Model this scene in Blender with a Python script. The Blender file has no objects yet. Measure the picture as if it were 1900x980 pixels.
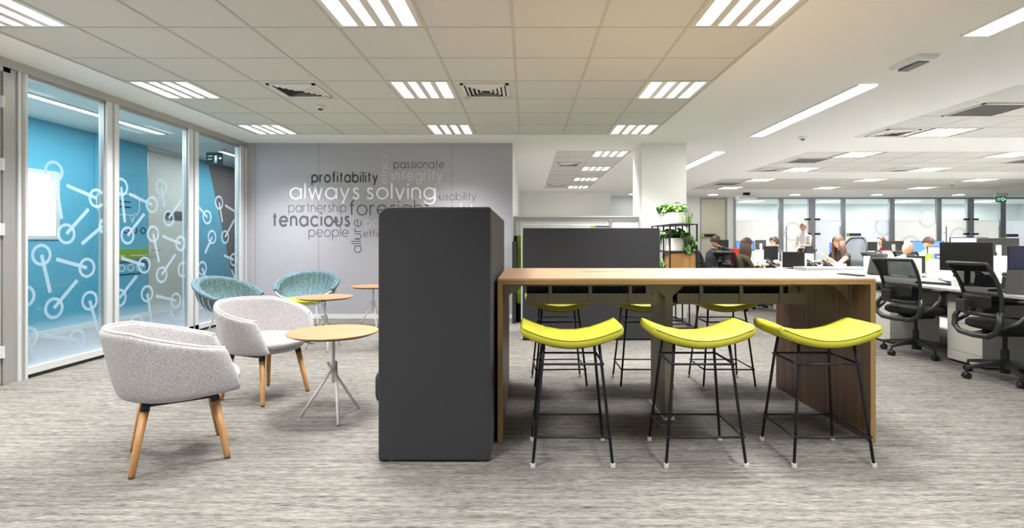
import bpy, math, random
from mathutils import Vector, Matrix, Euler
random.seed(7)
PI = math.pi
sc = bpy.context.scene
COL = sc.collection

# ------------------------------------------------------------------ camera
EYE = 1.2
FPX = 973.0
cam_d = bpy.data.cameras.new('camera')
cam = bpy.data.objects.new('camera', cam_d)
COL.objects.link(cam)
cam.location = (0, 0, EYE)
cam.rotation_euler = (PI / 2, 0, 0)
cam_d.sensor_width = 36
cam_d.lens = 36 * FPX / 1900
cam_d.shift_x = -27 / 1900
cam_d.shift_y = -42 / 1900
cam_d.clip_start = 0.02
sc.camera = cam

# ------------------------------------------------------------------ world and exposure
w = bpy.data.worlds.new('world')
sc.world = w
w.use_nodes = True
bg = w.node_tree.nodes['Background']
bg.inputs['Color'].default_value = (0.93, 0.96, 1.0, 1)
bg.inputs['Strength'].default_value = 0.8
sc.view_settings.view_transform = 'Standard'
sc.view_settings.look = 'None'
sc.view_settings.exposure = 0.0
sc.view_settings.gamma = 1
LAMP_W = 46.0        # watts of a square ceiling luminaire
LINE_W = 60.0        # watts of a linear light
STRIP_E = 3.5

# ------------------------------------------------------------------ materials
def lin(c):
    return tuple(((v / 255) / 12.92 if v / 255 <= .04045 else ((v / 255 + .055) / 1.055) ** 2.4) for v in c) + (1,)

MATS = {}
def mat(name, rgb, rough=.5, metal=0., spec=.5, emit=0., bump=None, noise=None, sheen=0., coat=0.):
    """bump=(scale,strength) ; noise=(scale xyz, rgb2, factor)"""
    if name in MATS: return MATS[name]
    m = bpy.data.materials.new(name); m.use_nodes = True
    nt = m.node_tree; b = nt.nodes['Principled BSDF']
    b.inputs['Base Color'].default_value = lin(rgb)
    b.inputs['Roughness'].default_value = rough
    b.inputs['Metallic'].default_value = metal
    b.inputs['Specular IOR Level'].default_value = spec
    if sheen: b.inputs['Sheen Weight'].default_value = sheen
    if coat: b.inputs['Coat Weight'].default_value = coat
    if emit:
        b.inputs['Emission Color'].default_value = lin(rgb)
        b.inputs['Emission Strength'].default_value = emit
    tc = nt.nodes.new('ShaderNodeTexCoord')
    if noise:
        mp = nt.nodes.new('ShaderNodeMapping'); mp.inputs['Scale'].default_value = noise[0]
        n = nt.nodes.new('ShaderNodeTexNoise'); n.inputs['Scale'].default_value = 1; n.inputs['Detail'].default_value = 4
        r = nt.nodes.new('ShaderNodeValToRGB')
        r.color_ramp.elements[0].position = .35; r.color_ramp.elements[0].color = lin(noise[1])
        r.color_ramp.elements[1].position = .65; r.color_ramp.elements[1].color = lin(rgb)
        nt.links.new(tc.outputs['Object'], mp.inputs[0]); nt.links.new(mp.outputs[0], n.inputs['Vector'])
        nt.links.new(n.outputs['Fac'], r.inputs[0]); nt.links.new(r.outputs[0], b.inputs['Base Color'])
    if bump:
        n2 = nt.nodes.new('ShaderNodeTexNoise'); n2.inputs['Scale'].default_value = bump[0]; n2.inputs['Detail'].default_value = 3
        bp = nt.nodes.new('ShaderNodeBump'); bp.inputs['Strength'].default_value = bump[1]; bp.inputs['Distance'].default_value = .004
        nt.links.new(tc.outputs['Object'], n2.inputs['Vector']); nt.links.new(n2.outputs['Fac'], bp.inputs['Height'])
        nt.links.new(bp.outputs[0], b.inputs['Normal'])
    MATS[name] = m
    return m

def wood(name, a, b_, scale, rough=.42):
    if name in MATS: return MATS[name]
    m = bpy.data.materials.new(name); m.use_nodes = True
    nt = m.node_tree; b = nt.nodes['Principled BSDF']; b.inputs['Roughness'].default_value = rough
    tc = nt.nodes.new('ShaderNodeTexCoord'); mp = nt.nodes.new('ShaderNodeMapping'); mp.inputs['Scale'].default_value = scale
    n = nt.nodes.new('ShaderNodeTexNoise'); n.inputs['Scale'].default_value = 1; n.inputs['Detail'].default_value = 6
    n.inputs['Roughness'].default_value = .65; n.inputs['Distortion'].default_value = .6
    r = nt.nodes.new('ShaderNodeValToRGB'); r.color_ramp.elements[0].position = .32; r.color_ramp.elements[0].color = lin(a)
    r.color_ramp.elements[1].position = .68; r.color_ramp.elements[1].color = lin(b_)
    nt.links.new(tc.outputs['Object'], mp.inputs[0]); nt.links.new(mp.outputs[0], n.inputs['Vector'])
    nt.links.new(n.outputs['Fac'], r.inputs[0]); nt.links.new(r.outputs[0], b.inputs['Base Color'])
    MATS[name] = m
    return m

def glass_mat(name, tint=(235, 245, 248), refl=1.0):
    if name in MATS: return MATS[name]
    m = bpy.data.materials.new(name); m.use_nodes = True; nt = m.node_tree; nt.nodes.clear()
    o = nt.nodes.new('ShaderNodeOutputMaterial'); mx = nt.nodes.new('ShaderNodeMixShader')
    t = nt.nodes.new('ShaderNodeBsdfTransparent'); t.inputs[0].default_value = lin(tint)
    g = nt.nodes.new('ShaderNodeBsdfGlossy'); g.inputs['Roughness'].default_value = .02; g.inputs[0].default_value = (refl, refl, refl, 1)
    f = nt.nodes.new('ShaderNodeFresnel'); f.inputs[0].default_value = 1.45
    ge = nt.nodes.new('ShaderNodeNewGeometry'); sb = nt.nodes.new('ShaderNodeMath'); sb.operation = 'SUBTRACT'; sb.inputs[0].default_value = 1
    ml = nt.nodes.new('ShaderNodeMath'); ml.operation = 'MULTIPLY'
    nt.links.new(ge.outputs['Backfacing'], sb.inputs[1]); nt.links.new(f.outputs[0], ml.inputs[0]); nt.links.new(sb.outputs[0], ml.inputs[1])
    nt.links.new(ml.outputs[0], mx.inputs[0]); nt.links.new(t.outputs[0], mx.inputs[1]); nt.links.new(g.outputs[0], mx.inputs[2])
    nt.links.new(mx.outputs[0], o.inputs[0]); MATS[name] = m
    return m

def film_mat(name, rgb, opacity, grad=None):
    """vinyl film on glass: diffuse + translucent over transparent; grad=(z_full, z_none)"""
    if name in MATS: return MATS[name]
    m = bpy.data.materials.new(name); m.use_nodes = True; nt = m.node_tree; nt.nodes.clear()
    o = nt.nodes.new('ShaderNodeOutputMaterial'); mx = nt.nodes.new('ShaderNodeMixShader'); mx.inputs[0].default_value = opacity
    t = nt.nodes.new('ShaderNodeBsdfTransparent'); d = nt.nodes.new('ShaderNodeBsdfDiffuse'); d.inputs[0].default_value = lin(rgb)
    tl = nt.nodes.new('ShaderNodeBsdfTranslucent'); tl.inputs[0].default_value = lin(rgb)
    m2 = nt.nodes.new('ShaderNodeMixShader'); m2.inputs[0].default_value = .4
    nt.links.new(d.outputs[0], m2.inputs[1]); nt.links.new(tl.outputs[0], m2.inputs[2])
    nt.links.new(t.outputs[0], mx.inputs[1]); nt.links.new(m2.outputs[0], mx.inputs[2]); nt.links.new(mx.outputs[0], o.inputs[0])
    if grad:
        tc = nt.nodes.new('ShaderNodeTexCoord'); sp = nt.nodes.new('ShaderNodeSeparateXYZ'); mr = nt.nodes.new('ShaderNodeMapRange')
        mr.inputs['From Min'].default_value = grad[0]; mr.inputs['From Max'].default_value = grad[1]
        mr.inputs['To Min'].default_value = opacity; mr.inputs['To Max'].default_value = 0
        nt.links.new(tc.outputs['Object'], sp.inputs[0]); nt.links.new(sp.outputs[2], mr.inputs[0]); nt.links.new(mr.outputs[0], mx.inputs[0])
    MATS[name] = m
    return m

def fabric(name, a, b_, scale=260, bump=.5):
    if name in MATS: return MATS[name]
    m = mat(name, a, .95, spec=.15, noise=((scale, scale, scale), b_, 1), bump=(scale, bump), sheen=.15)
    return m

def carpet_mat():
    m = bpy.data.materials.new('carpet'); m.use_nodes = True; nt = m.node_tree; b = nt.nodes['Principled BSDF']
    b.inputs['Roughness'].default_value = 1; b.inputs['Specular IOR Level'].default_value = .1
    tc = nt.nodes.new('ShaderNodeTexCoord')
    def noise(s, det, rough=.6):
        mp = nt.nodes.new('ShaderNodeMapping'); mp.inputs['Scale'].default_value = s
        n = nt.nodes.new('ShaderNodeTexNoise'); n.inputs['Scale'].default_value = 1; n.inputs['Detail'].default_value = det; n.inputs['Roughness'].default_value = rough
        nt.links.new(tc.outputs['Object'], mp.inputs[0]); nt.links.new(mp.outputs[0], n.inputs['Vector']); return n
    n1 = noise((16, 150, 1), 3, .7); n2 = noise((2.5, 34, 1), 3); n3 = noise((240, 420, 1), 1)
    a = nt.nodes.new('ShaderNodeMath'); a.operation = 'MULTIPLY_ADD'; a.inputs[1].default_value = .5
    nt.links.new(n1.outputs['Fac'], a.inputs[0])
    s2 = nt.nodes.new('ShaderNodeMath'); s2.operation = 'MULTIPLY'; s2.inputs[1].default_value = .28
    nt.links.new(n2.outputs['Fac'], s2.inputs[0]); nt.links.new(s2.outputs[0], a.inputs[2])
    c = nt.nodes.new('ShaderNodeMath'); c.operation = 'MULTIPLY_ADD'; c.inputs[1].default_value = .22
    nt.links.new(n3.outputs['Fac'], c.inputs[0]); nt.links.new(a.outputs[0], c.inputs[2])
    r = nt.nodes.new('ShaderNodeValToRGB'); r.color_ramp.elements[0].position = .38; r.color_ramp.elements[0].color = lin((58, 56, 53))
    r.color_ramp.elements[1].position = .62; r.color_ramp.elements[1].color = lin((152, 148, 142))
    nt.links.new(c.outputs[0], r.inputs[0]); nt.links.new(r.outputs[0], b.inputs['Base Color'])
    bp = nt.nodes.new('ShaderNodeBump'); bp.inputs['Strength'].default_value = .5; bp.inputs['Distance'].default_value = .004
    nt.links.new(c.outputs[0], bp.inputs['Height']); nt.links.new(bp.outputs[0], b.inputs['Normal'])
    return m

M_carpet = carpet_mat()
M_tile = mat('mineral_tile', (212, 212, 207), .95, spec=.1, bump=(220, .25))
M_plaster = mat('white_plaster', (246, 246, 243), .9, spec=.15)
M_bar = mat('runner_paint', (192, 191, 184), .6)
M_white = mat('white_wall_paint', (240, 240, 236), .85, spec=.2)
M_grey_wall = mat('grey_wall_paint', (174, 172, 179), .7, spec=.25)
M_blue = mat('blue_wall_paint', (104, 186, 214), .6, spec=.3)
M_brown = mat('taupe_wall_paint', (112, 103, 103), .7)
M_alu = mat('brushed_aluminium', (190, 188, 184), .38, .65)
M_alu_l = mat('light_aluminium', (226, 228, 230), .4, .25)
M_mull = mat('grey_mullion', (168, 172, 180), .5, .3)
M_led = mat('led_strip', (255, 252, 246), emit=STRIP_E)
M_led2 = mat('linear_led', (255, 253, 248), emit=6.0)
M_dlight = mat('downlight_lens', (255, 250, 240), emit=6)
M_refl = mat('lamp_reflector', (225, 222, 215), .35, .2)
M_dark = mat('vent_void', (42, 42, 44), .9)
M_metalw = mat('white_powder_coat', (228, 228, 226), .4)
M_black = mat('black_steel', (30, 30, 36), .45, .3)
M_plast = mat('black_plastic', (27, 27, 29), .5)
M_plast2 = mat('charcoal_plastic', (44, 44, 47), .42)
M_plast3 = mat('monitor_back_plastic', (58, 57, 55), .45)
M_seatblk = mat('black_upholstery', (24, 24, 26), .9, bump=(300, .3))
M_foot = mat('clear_foot', (205, 205, 200), .4)
M_lime = mat('lime_leather', (190, 186, 50), .6, bump=(18, .35), noise=((5, 5, 5), (178, 174, 40), 1))
M_lime_d = mat('lime_piping', (150, 156, 22), .6)
M_char = mat('charcoal_upholstery', (55, 55, 57), .92, spec=.2, bump=(420, .25), sheen=.1)
M_green_up = mat('green_upholstery', (92, 120, 14), .9, bump=(300, .3))
M_greyfab = fabric('pale_grey_tweed', (202, 199, 199), (154, 152, 154), 170, .6)
M_seatfab = fabric('pale_grey_seat_tweed', (224, 221, 221), (188, 186, 188), 150, .4)
M_oakleg = wood('oak_leg', (162, 116, 68), (186, 140, 88), (40, 40, 3))
M_oaktop = wood('oak_veneer', (170, 116, 84), (190, 139, 103), (2, 26, 4), .5)
M_top = wood('pale_table_veneer', (184, 146, 114), (206, 171, 139), (1.2, 22, 6), .38)
M_walnut = wood('walnut_veneer', (86, 64, 48), (124, 96, 74), (26, 26, .7), .45)
M_edge = wood('table_edge_band', (140, 110, 66), (160, 128, 82), (1, 1, 20), .5)
M_edgev = wood('panel_edge_band', (142, 112, 66), (164, 132, 84), (20, 20, 1), .5)
M_beige_m = mat('beige_powder_coat', (118, 110, 92), .45, .1)
M_boxwood = wood('cabinet_oak', (176, 124, 66), (204, 156, 92), (18, 18, 1.2), .5)
M_teal = mat('teal_knit', (112, 136, 146), .95, spec=.1, bump=(120, .8), noise=((60, 60, 60), (76, 100, 110), 1))
M_yel = mat('yellow_cushion', (214, 222, 30), .8, bump=(200, .2))
M_glass = glass_mat('clear_glass')
M_decal = film_mat('frosted_graphic_film', (205, 222, 235), .62)
M_fade = film_mat('fading_frost_film', (215, 225, 236), .75, (.05, .5))
M_frost = film_mat('frosted_glass_film', (246, 248, 246), .86)
M_frost_b = film_mat('frosted_glass_film_cool', (240, 246, 252), .88)
M_desk = mat('white_laminate', (192, 191, 188), .45)
M_desk_e = mat('white_edge_band', (214, 210, 200), .5)
M_ped = mat('pedestal_paint', (214, 212, 202), .5)
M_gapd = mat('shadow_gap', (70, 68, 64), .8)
M_deskdk = mat('desk_underframe', (74, 78, 80), .5)
M_screenp = film_mat('desk_screen_acrylic', (230, 238, 233), .8)
M_off = mat('screen_off', (34, 34, 33), .3)
M_off2 = mat('laptop_screen_off', (62, 62, 86), .3)
M_on = mat('screen_blue_lit', (86, 132, 214), .3, emit=.9)
M_on2 = mat('screen_pale_lit', (176, 206, 244), .3, emit=.9)
M_ctrl_g = mat('sign_lime', (168, 206, 40), .5)
M_ctrl_d = mat('sign_slate', (84, 84, 98), .5)
M_exit = mat('exit_green', (6, 98, 66), .4, emit=.6)
M_exitw = mat('exit_white', (235, 245, 240), .4, emit=.9)
M_planter = mat('planter_fibre', (236, 233, 228), .6)
M_soil = mat('soil', (60, 42, 34), .95)
M_leaf = mat('pothos_leaf', (88, 142, 46), .4, noise=((22, 22, 22), (142, 180, 92), 1))
M_leaf2 = mat('dark_leaf', (44, 92, 34), .4, noise=((22, 22, 22), (96, 140, 62), 1))
M_navy = mat('navy_decal', (22, 62, 96), .5)
M_whited = mat('white_decal', (232, 240, 246), .5)
M_green_d = mat('green_wall_block', (150, 182, 36), .5)
M_winlit = mat('daylit_window', (240, 247, 255), .5, emit=1.6)
M_door = mat('door_laminate', (226, 224, 216), .5)
M_door_w = mat('white_door', (238, 237, 232), .5)
M_cable = mat('cable_black', (18, 18, 18), .6)
M_red = mat('red_plastic', (206, 38, 32), .5)

def mesh_fabric_mat(name, rgb, op):
    m = film_mat(name, rgb, op); return m
M_net = mesh_fabric_mat('chair_net', (22, 22, 24), .9)
M_net_g = mesh_fabric_mat('chair_net_grey', (118, 124, 130), .85)

# ------------------------------------------------------------------ mesh builder
class MB:
    def __init__(s): s.v = []; s.f = []; s.m = []; s.mi = 0; s.sm = False
    def add(s, vs, fs):
        o = len(s.v); s.v += [tuple(v) for v in vs]; s.f += [tuple(o + i for i in f) for f in fs]; s.m += [s.mi] * len(fs); return s
    def box(s, x0, x1, y0, y1, z0, z1):
        return s.add([(x0, y0, z0), (x1, y0, z0), (x1, y1, z0), (x0, y1, z0), (x0, y0, z1), (x1, y0, z1), (x1, y1, z1), (x0, y1, z1)],
                     [(0, 3, 2, 1), (4, 5, 6, 7), (0, 1, 5, 4), (1, 2, 6, 5), (2, 3, 7, 6), (3, 0, 4, 7)])
    def cyl(s, p, q, r0, r1=None, n=12):
        return s.tube([p, q], [r0, r0 if r1 is None else r1], n)
    def tube(s, pts, r, n=8, closed=False):
        pts = [Vector(p) for p in pts]; k = len(pts)
        if not isinstance(r, (list, tuple)): r = [r] * k
        vs = []; up = None
        for i, p in enumerate(pts):
            if closed: d = (pts[(i + 1) % k] - pts[i - 1])
            else: d = (pts[min(i + 1, k - 1)] - pts[max(i - 1, 0)])
            d.normalize()
            if up is None:
                up = Vector((0, 0, 1)) if abs(d.z) < .9 else Vector((1, 0, 0))
            a = d.cross(up).normalized(); b = a.cross(d).normalized(); up = b
            for j in range(n):
                t = 2 * PI * j / n; vs.append(p + (a * math.cos(t) + b * math.sin(t)) * r[i])
        fs = []
        for i in range(k if closed else k - 1):
            for j in range(n):
                a0 = i * n + j; a1 = i * n + (j + 1) % n; i2 = (i + 1) % k
                fs.append((a0, a1, i2 * n + (j + 1) % n, i2 * n + j))
        if not closed: fs.append(tuple(range(n))[::-1]); fs.append(tuple((k - 1) * n + j for j in range(n)))
        return s.add(vs, fs)
    def lathe(s, prof, c=(0, 0, 0), n=32, sx=1, sy=1):
        vs = []; fs = []; k = len(prof)
        for r, z in prof:
            for j in range(n):
                t = 2 * PI * j / n; vs.append((c[0] + r * sx * math.cos(t), c[1] + r * sy * math.sin(t), c[2] + z))
        for i in range(k - 1):
            for j in range(n): fs.append((i * n + j, i * n + (j + 1) % n, (i + 1) * n + (j + 1) % n, (i + 1) * n + j))
        fs.append(tuple(range(n))[::-1]); fs.append(tuple((k - 1) * n + j for j in range(n)))
        return s.add(vs, fs)
    def grid(s, fn, nu, nv, wrapu=False):
        vs = [fn(i / (nu if wrapu else nu - 1), j / (nv - 1)) for i in range(nu) for j in range(nv)]
        fs = []
        for i in range(nu if wrapu else nu - 1):
            for j in range(nv - 1): fs.append((i * nv + j, ((i + 1) % nu) * nv + j, ((i + 1) % nu) * nv + j + 1, i * nv + j + 1))
        return s.add(vs, fs)
    def ell(s, c, r, n=14, rot=None):
        vs = []; fs = []; m = n // 2 + 1
        R = rot.to_matrix() if rot else None
        for i in range(m):
            a = PI * i / (m - 1)
            for j in range(n):
                t = 2 * PI * j / n; p = Vector((r[0] * math.sin(a) * math.cos(t), r[1] * math.sin(a) * math.sin(t), r[2] * math.cos(a)))
                if R: p = R @ p
                vs.append(p + Vector(c))
        for i in range(m - 1):
            for j in range(n): fs.append((i * n + j, (i + 1) * n + j, (i + 1) * n + (j + 1) % n, i * n + (j + 1) % n))
        return s.add(vs, fs)
    def ribbon(s, path, wd, fn, closed=False, th=.004):
        """flat stroke of width wd along a 2-D path; fn(u,v,h) gives the 3-D point"""
        k = len(path); L = []; R_ = []
        for i in range(k):
            if closed: a, b = path[i - 1], path[(i + 1) % k]
            else: a, b = path[max(i - 1, 0)], path[min(i + 1, k - 1)]
            dx, dy = b[0] - a[0], b[1] - a[1]; l = math.hypot(dx, dy) or 1; nx, ny = -dy / l * wd / 2, dx / l * wd / 2
            if 0 < i < k - 1 and not closed:
                d1 = Vector((path[i][0] - a[0], path[i][1] - a[1])).normalized(); d2 = Vector((b[0] - path[i][0], b[1] - path[i][1])).normalized()
                c = max(.35, math.sqrt(max(0, (1 + d1.dot(d2)) / 2))); nx /= c; ny /= c
            L.append((path[i][0] + nx, path[i][1] + ny)); R_.append((path[i][0] - nx, path[i][1] - ny))
        vs = [fn(*p, th) for p in L] + [fn(*p, th) for p in R_] + [fn(*p, 0) for p in L] + [fn(*p, 0) for p in R_]
        fs = []
        for i in range(k if closed else k - 1):
            j = (i + 1) % k
            fs += [(i, j, k + j, k + i), (i, 2 * k + i, 2 * k + j, j), (k + i, k + j, 3 * k + j, 3 * k + i)]
        if not closed: fs += [(0, k, 3 * k, 2 * k), (k - 1, 3 * k - 1, 4 * k - 1, 2 * k - 1)]
        return s.add(vs, fs)
    def build(s, name, mats, parent=None, smooth=False, bevel=0, sub=0, loc=None, solid=0, seg=2):
        me = bpy.data.meshes.new(name); me.from_pydata(s.v, [], s.f)
        if not isinstance(mats, (list, tuple)): mats = [mats]
        for m in mats: me.materials.append(m)
        me.polygons.foreach_set('material_index', s.m)
        if smooth: me.polygons.foreach_set('use_smooth', [True] * len(s.f))
        me.update()
        o = bpy.data.objects.new(name, me); COL.objects.link(o)
        if parent: o.parent = parent
        if loc: o.location = loc
        if solid: md = o.modifiers.new('solid', 'SOLIDIFY'); md.thickness = solid; md.offset = 0
        if bevel: md = o.modifiers.new('bevel', 'BEVEL'); md.width = bevel; md.segments = seg; md.limit_method = 'ANGLE'
        if sub: md = o.modifiers.new('sub', 'SUBSURF'); md.levels = sub; md.render_levels = sub
        return o

def tag(o, label=None, cat=None, group=None, kind=None):
    if label: o['label'] = label
    if cat: o['category'] = cat
    if group: o['group'] = group
    if kind: o['kind'] = kind
    return o
def thing(name, label, cat, loc=(0, 0, 0), rz=0, group=None, kind=None):
    o = bpy.data.objects.new(name, None); COL.objects.link(o); o.location = loc; o.rotation_euler = (0, 0, rz)
    o.empty_display_size = .1
    return tag(o, label, cat, group, kind)
def B(name, m, parent, x0, x1, y0, y1, z0, z1, bevel=0):
    return MB().box(x0, x1, y0, y1, z0, z1).build(name, m, parent, bevel=bevel)
def inst(o, name, parent, loc, rz=0):
    c = o.copy(); c.name = name; COL.objects.link(c); c.parent = parent; c.location = loc; c.rotation_euler = (0, 0, rz); return c
def kids(o):
    return [x for x in CH.get(o.name, [])]
CH = {}
def index_children():
    CH.clear()
    for o in bpy.data.objects:
        if o.parent: CH.setdefault(o.parent.name, []).append(o)
def dup(root, loc, rz=None, label=None, group=None, exclude=()):
    index_children()
    def cp(o, par):
        c = o.copy(); COL.objects.link(c)
        if par: c.parent = par
        for k in CH.get(o.name, []):
            if k.name.split('.')[0] in exclude: continue
            cp(k, c)
        return c
    r = cp(root, None); r.location = loc
    if rz is not None: r.rotation_euler = (0, 0, rz)
    if label: r['label'] = label
    if group: r['group'] = group
    elif 'group' in r and group is not None: del r['group']
    return r
def area(parent, sx, sy, watts, z, spread=PI, col=(1, .985, .965)):
    l = bpy.data.lights.new('lamp_light', 'AREA'); l.shape = 'RECTANGLE'; l.size = sx; l.size_y = sy; l.energy = watts; l.color = col; l.spread = spread
    o = bpy.data.objects.new('lamp_light', l); COL.objects.link(o); o.parent = parent; o.location = (0, 0, z); return o
def P(px, py, Y):
    return Vector(((px - 977) * Y / FPX, Y, EYE - (py - 448) * Y / FPX))
def XZ(px, Y): return (px - 977) * Y / FPX

# ================================================================== SETTING
CZ = 2.73            # ceiling underside
GW = 8.165           # grey wall face
GX = -4.37           # glazed partition plane
BX = -6.1            # blue corridor wall
FW = 18.3            # far glazed wall
def struct(o): o['kind'] = 'structure'; return o

fl = struct(B('floor', M_carpet, None, -7.5, 20.5, -4.0, 22.5, -.06, 0))

# --- ceiling: deck, plaster fields, tiles, runners
ceil = struct(thing('ceiling', None, None)); del_keys = None
MBd = MB().box(-7.5, 20.5, -4, 22.5, 2.86, 2.92); MBd.build('ceiling_deck', M_white, ceil)
main = (-3.85, 1.775, -3.75, 7.5)
islands = [(4.81, 4.81 + .6875 * 13, 5.14, 7.70), (4.81, 4.81 + .6875 * 13, 8.95, 11.51), (4.81, 4.81 + .6875 * 13, 12.8, 15.36)]
mid = (.52, 1.77, 8.88, 15.13)
holes = [main, mid] + islands
xs = sorted(set([-7.5, 20.5] + [h[0] for h in holes] + [h[1] for h in holes]))
ys = sorted(set([-4, 22.5] + [h[2] for h in holes] + [h[3] for h in holes]))
pb = MB()
for i in range(len(xs) - 1):
    for j in range(len(ys) - 1):
        cx, cy = (xs[i] + xs[i + 1]) / 2, (ys[j] + ys[j + 1]) / 2
        if any(h[0] < cx < h[1] and h[2] < cy < h[3] for h in holes): continue
        pb.box(xs[i], xs[i + 1], ys[j], ys[j + 1], CZ, CZ + .12)
pb.build('plaster_field', M_plaster, ceil)

tiles_mesh = {}
def tile(x0, x1, y0, y1):
    g = .006
    key = (round(x1 - x0, 3), round(y1 - y0, 3))
    if key not in tiles_mesh:
        hx, hy = key[0] / 2 - g, key[1] / 2 - g
        o = MB().box(-hx, hx, -hy, hy, 0, .018).build('ceiling_tile', M_tile, ceil, bevel=0); tiles_mesh[key] = o.data
    else:
        o = bpy.data.objects.new('ceiling_tile', tiles_mesh[key]); COL.objects.link(o); o.parent = ceil
    o.location = ((x0 + x1) / 2, (y0 + y1) / 2, CZ + .002)

# luminaire cells
LUM = []
for cx in (0, 4, 8):
    for r in range(-1, 4):
        LUM.append((-3.85 + .625 * cx, -3.75 + .625 * (11 + 3 * (r - 0)) - 0, .625, .625))
LUM = [(x, y, a, b) for (x, y, a, b) in LUM if -1.3 < y < 7.3]
# y cells: 3.125, 5.0, 6.875, 1.25
def is_lum(x, y, lst): return any(abs(x - a) < .05 and abs(y - b) < .05 for a, b, _, _ in lst)
far_tiles = MB(); back_tiles = MB()
for i in range(9):
    for j in range(18):
        x0, y0 = -3.85 + .625 * i, -3.75 + .625 * j
        if is_lum(x0, y0, LUM): continue
        if y0 < 2.4: back_tiles.box(x0 + .006, x0 + .619, y0 + .006, y0 + .619, CZ + .002, CZ + .02)
        else: tile(x0, x0 + .625, y0, y0 + .625)
tag(back_tiles.build('distant_tiles', M_tile, ceil), kind='stuff')
RL = []   # right islands luminaires
for k in range(3):
    y0 = islands[k][2]
    rows = (0, 3)
    for r in rows:
        for c in (1, 5, 9): RL.append((4.81 + .6875 * c, y0 + .64 * r, .6875, .64))
ML = [(1.145, 8.88 + .625 * r, .625, .625) for r in (0, 3, 6, 9)]
for k, isl in enumerate(islands):
    for i in range(13):
        for j in range(4):
            x0, y0 = isl[0] + .6875 * i, isl[2] + .64 * j
            if is_lum(x0, y0, RL): continue
            if k == 2: far_tiles.box(x0 + .006, x0 + .6815, y0 + .006, y0 + .634, CZ + .002, CZ + .02)
            else: tile(x0, x0 + .6875, y0, y0 + .64)
tag(far_tiles.build('distant_tiles', M_tile, ceil), kind='stuff')
for i in range(2):
    for j in range(10):
        x0, y0 = mid[0] + .625 * i, mid[2] + .625 * j
        if is_lum(x0, y0, ML): continue
        tile(x0, x0 + .625, y0, y0 + .625)
def runner(x0, x1, y0, y1):
    MB().box(x0, x1, y0, y1, CZ - .003, CZ + .012).build('ceiling_runner', M_bar, ceil)
for i in range(10):
    x = -3.85 + .625 * i; wdt = .011 if 0 < i < 9 else .014
    runner(x - wdt, x + wdt, main[2], main[3])
cb = MB()
for j in range(19):
    y = -3.75 + .625 * j
    cb.box(main[0], main[1], y - .006, y + .006, CZ - .001, CZ + .012)
for isl in islands:
    for i in range(14): x = isl[0] + .6875 * i; cb.box(x - .006, x + .006, isl[2], isl[3], CZ - .001, CZ + .012)
    for j in range(5): y = isl[2] + .64 * j; cb.box(isl[0], isl[1], y - .006, y + .006, CZ - .001, CZ + .012)
for i in range(3): x = mid[0] + .625 * i; cb.box(x - .008, x + .008, mid[2], mid[3], CZ - .001, CZ + .012)
for j in range(11): y = mid[2] + .625 * j; cb.box(mid[0], mid[1], y - .006, y + .006, CZ - .001, CZ + .012)
tag(cb.build('cross_runner', M_bar, ceil), kind='stuff')

# --- walls
wg = struct(B('wall_back', M_grey_wall, None, -4.37, -.22, GW, GW + .14, 0, CZ))
for x in (XZ(591, GW), XZ(838, GW), -4.22):       # flush panel joints
    B('panel_joint', mat('panel_joint_paint', (120, 118, 122), .8), wg, x - .0025, x + .0025, GW - .0012, GW + .01, .09, CZ)
struct(B('wall_return', M_white, None, -.36, -.22, GW + .14, 16.0, 0, CZ))
struct(B('baseboard_back', M_metalw, None, -4.3, -.215, GW - .014, GW, 0, .062))
struct(B('wall_inner', M_white, None, -.36, 2.565, 16.0, 16.15, 0, CZ))
struct(B('wall_recess', mat('pale_grey_paint', (206, 214, 214), .8), None, 2.565, 5.2, 17.7, 17.85, 0, CZ))
struct(B('wall_recess_side', M_white, None, 2.5, 2.565, 16.15, 17.7, 0, CZ))
struct(B('wall_right', M_white, None, 20.3, 20.5, -4, 22.5, 0, CZ))
struct(B('wall_rear_office', M_white, None, 5.2, 20.3, 21.6, 21.8, 0, CZ))
struct(B('column', M_white, None, 1.80, 2.50, 8.2, 8.86, 0, CZ, bevel=.004))
cg = struct(B('wall_corridor_end', M_brown, None, BX, GX, 11.9, 12.0, 0, CZ))

# --- corridor wall (blue) with door and slanted taupe field
wb = struct(thing('wall_left', None, None))
B('blue_panel', M_blue, wb, BX - .12, BX, -4, 6.86 - 1.6, 0, CZ)
B('blue_panel', M_blue, wb, BX - .12, BX, 5.26, 6.8, 0, 1.25)
B('blue_panel', M_blue, wb, BX - .12, BX, 5.26, 6.8, 2.08, CZ)
B('blue_panel', M_blue, wb, BX - .12, BX, 6.8, 7.38, 0, CZ)
B('blue_panel', M_blue, wb, BX - .12, BX + .03, 7.38, 8.40, 0, CZ)
# behind the door to the corridor's end: blue wedge and taupe field meeting on a slant
yA, yB = 10.03, 11.05
MB().add([(BX, 9.46, 0), (BX, yB, 0), (BX, yA, CZ), (BX, 9.46, CZ), (BX - .1, 9.46, 0), (BX - .1, yB, 0), (BX - .1, yA, CZ), (BX - .1, 9.46, CZ)],
         [(0, 1, 2, 3), (4, 7, 6, 5), (0, 4, 5, 1), (1, 5, 6, 2), (2, 6, 7, 3), (3, 7, 4, 0)]).build('blue_wedge', M_blue, wb)
MB().add([(BX, yB, 0), (BX, 11.9, 0), (BX, 11.9, CZ), (BX, yA, CZ), (BX - .1, yB, 0), (BX - .1, 11.9, 0), (BX - .1, 11.9, CZ), (BX - .1, yA, CZ)],
         [(0, 1, 2, 3), (4, 7, 6, 5), (0, 4, 5, 1), (1, 5, 6, 2), (2, 6, 7, 3), (3, 7, 4, 0)]).build('taupe_panel', M_brown, wb)
struct(B('baseboard_corridor', M_metalw, None, BX, BX + .045, -4, 8.40, 0, .07))
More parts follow.
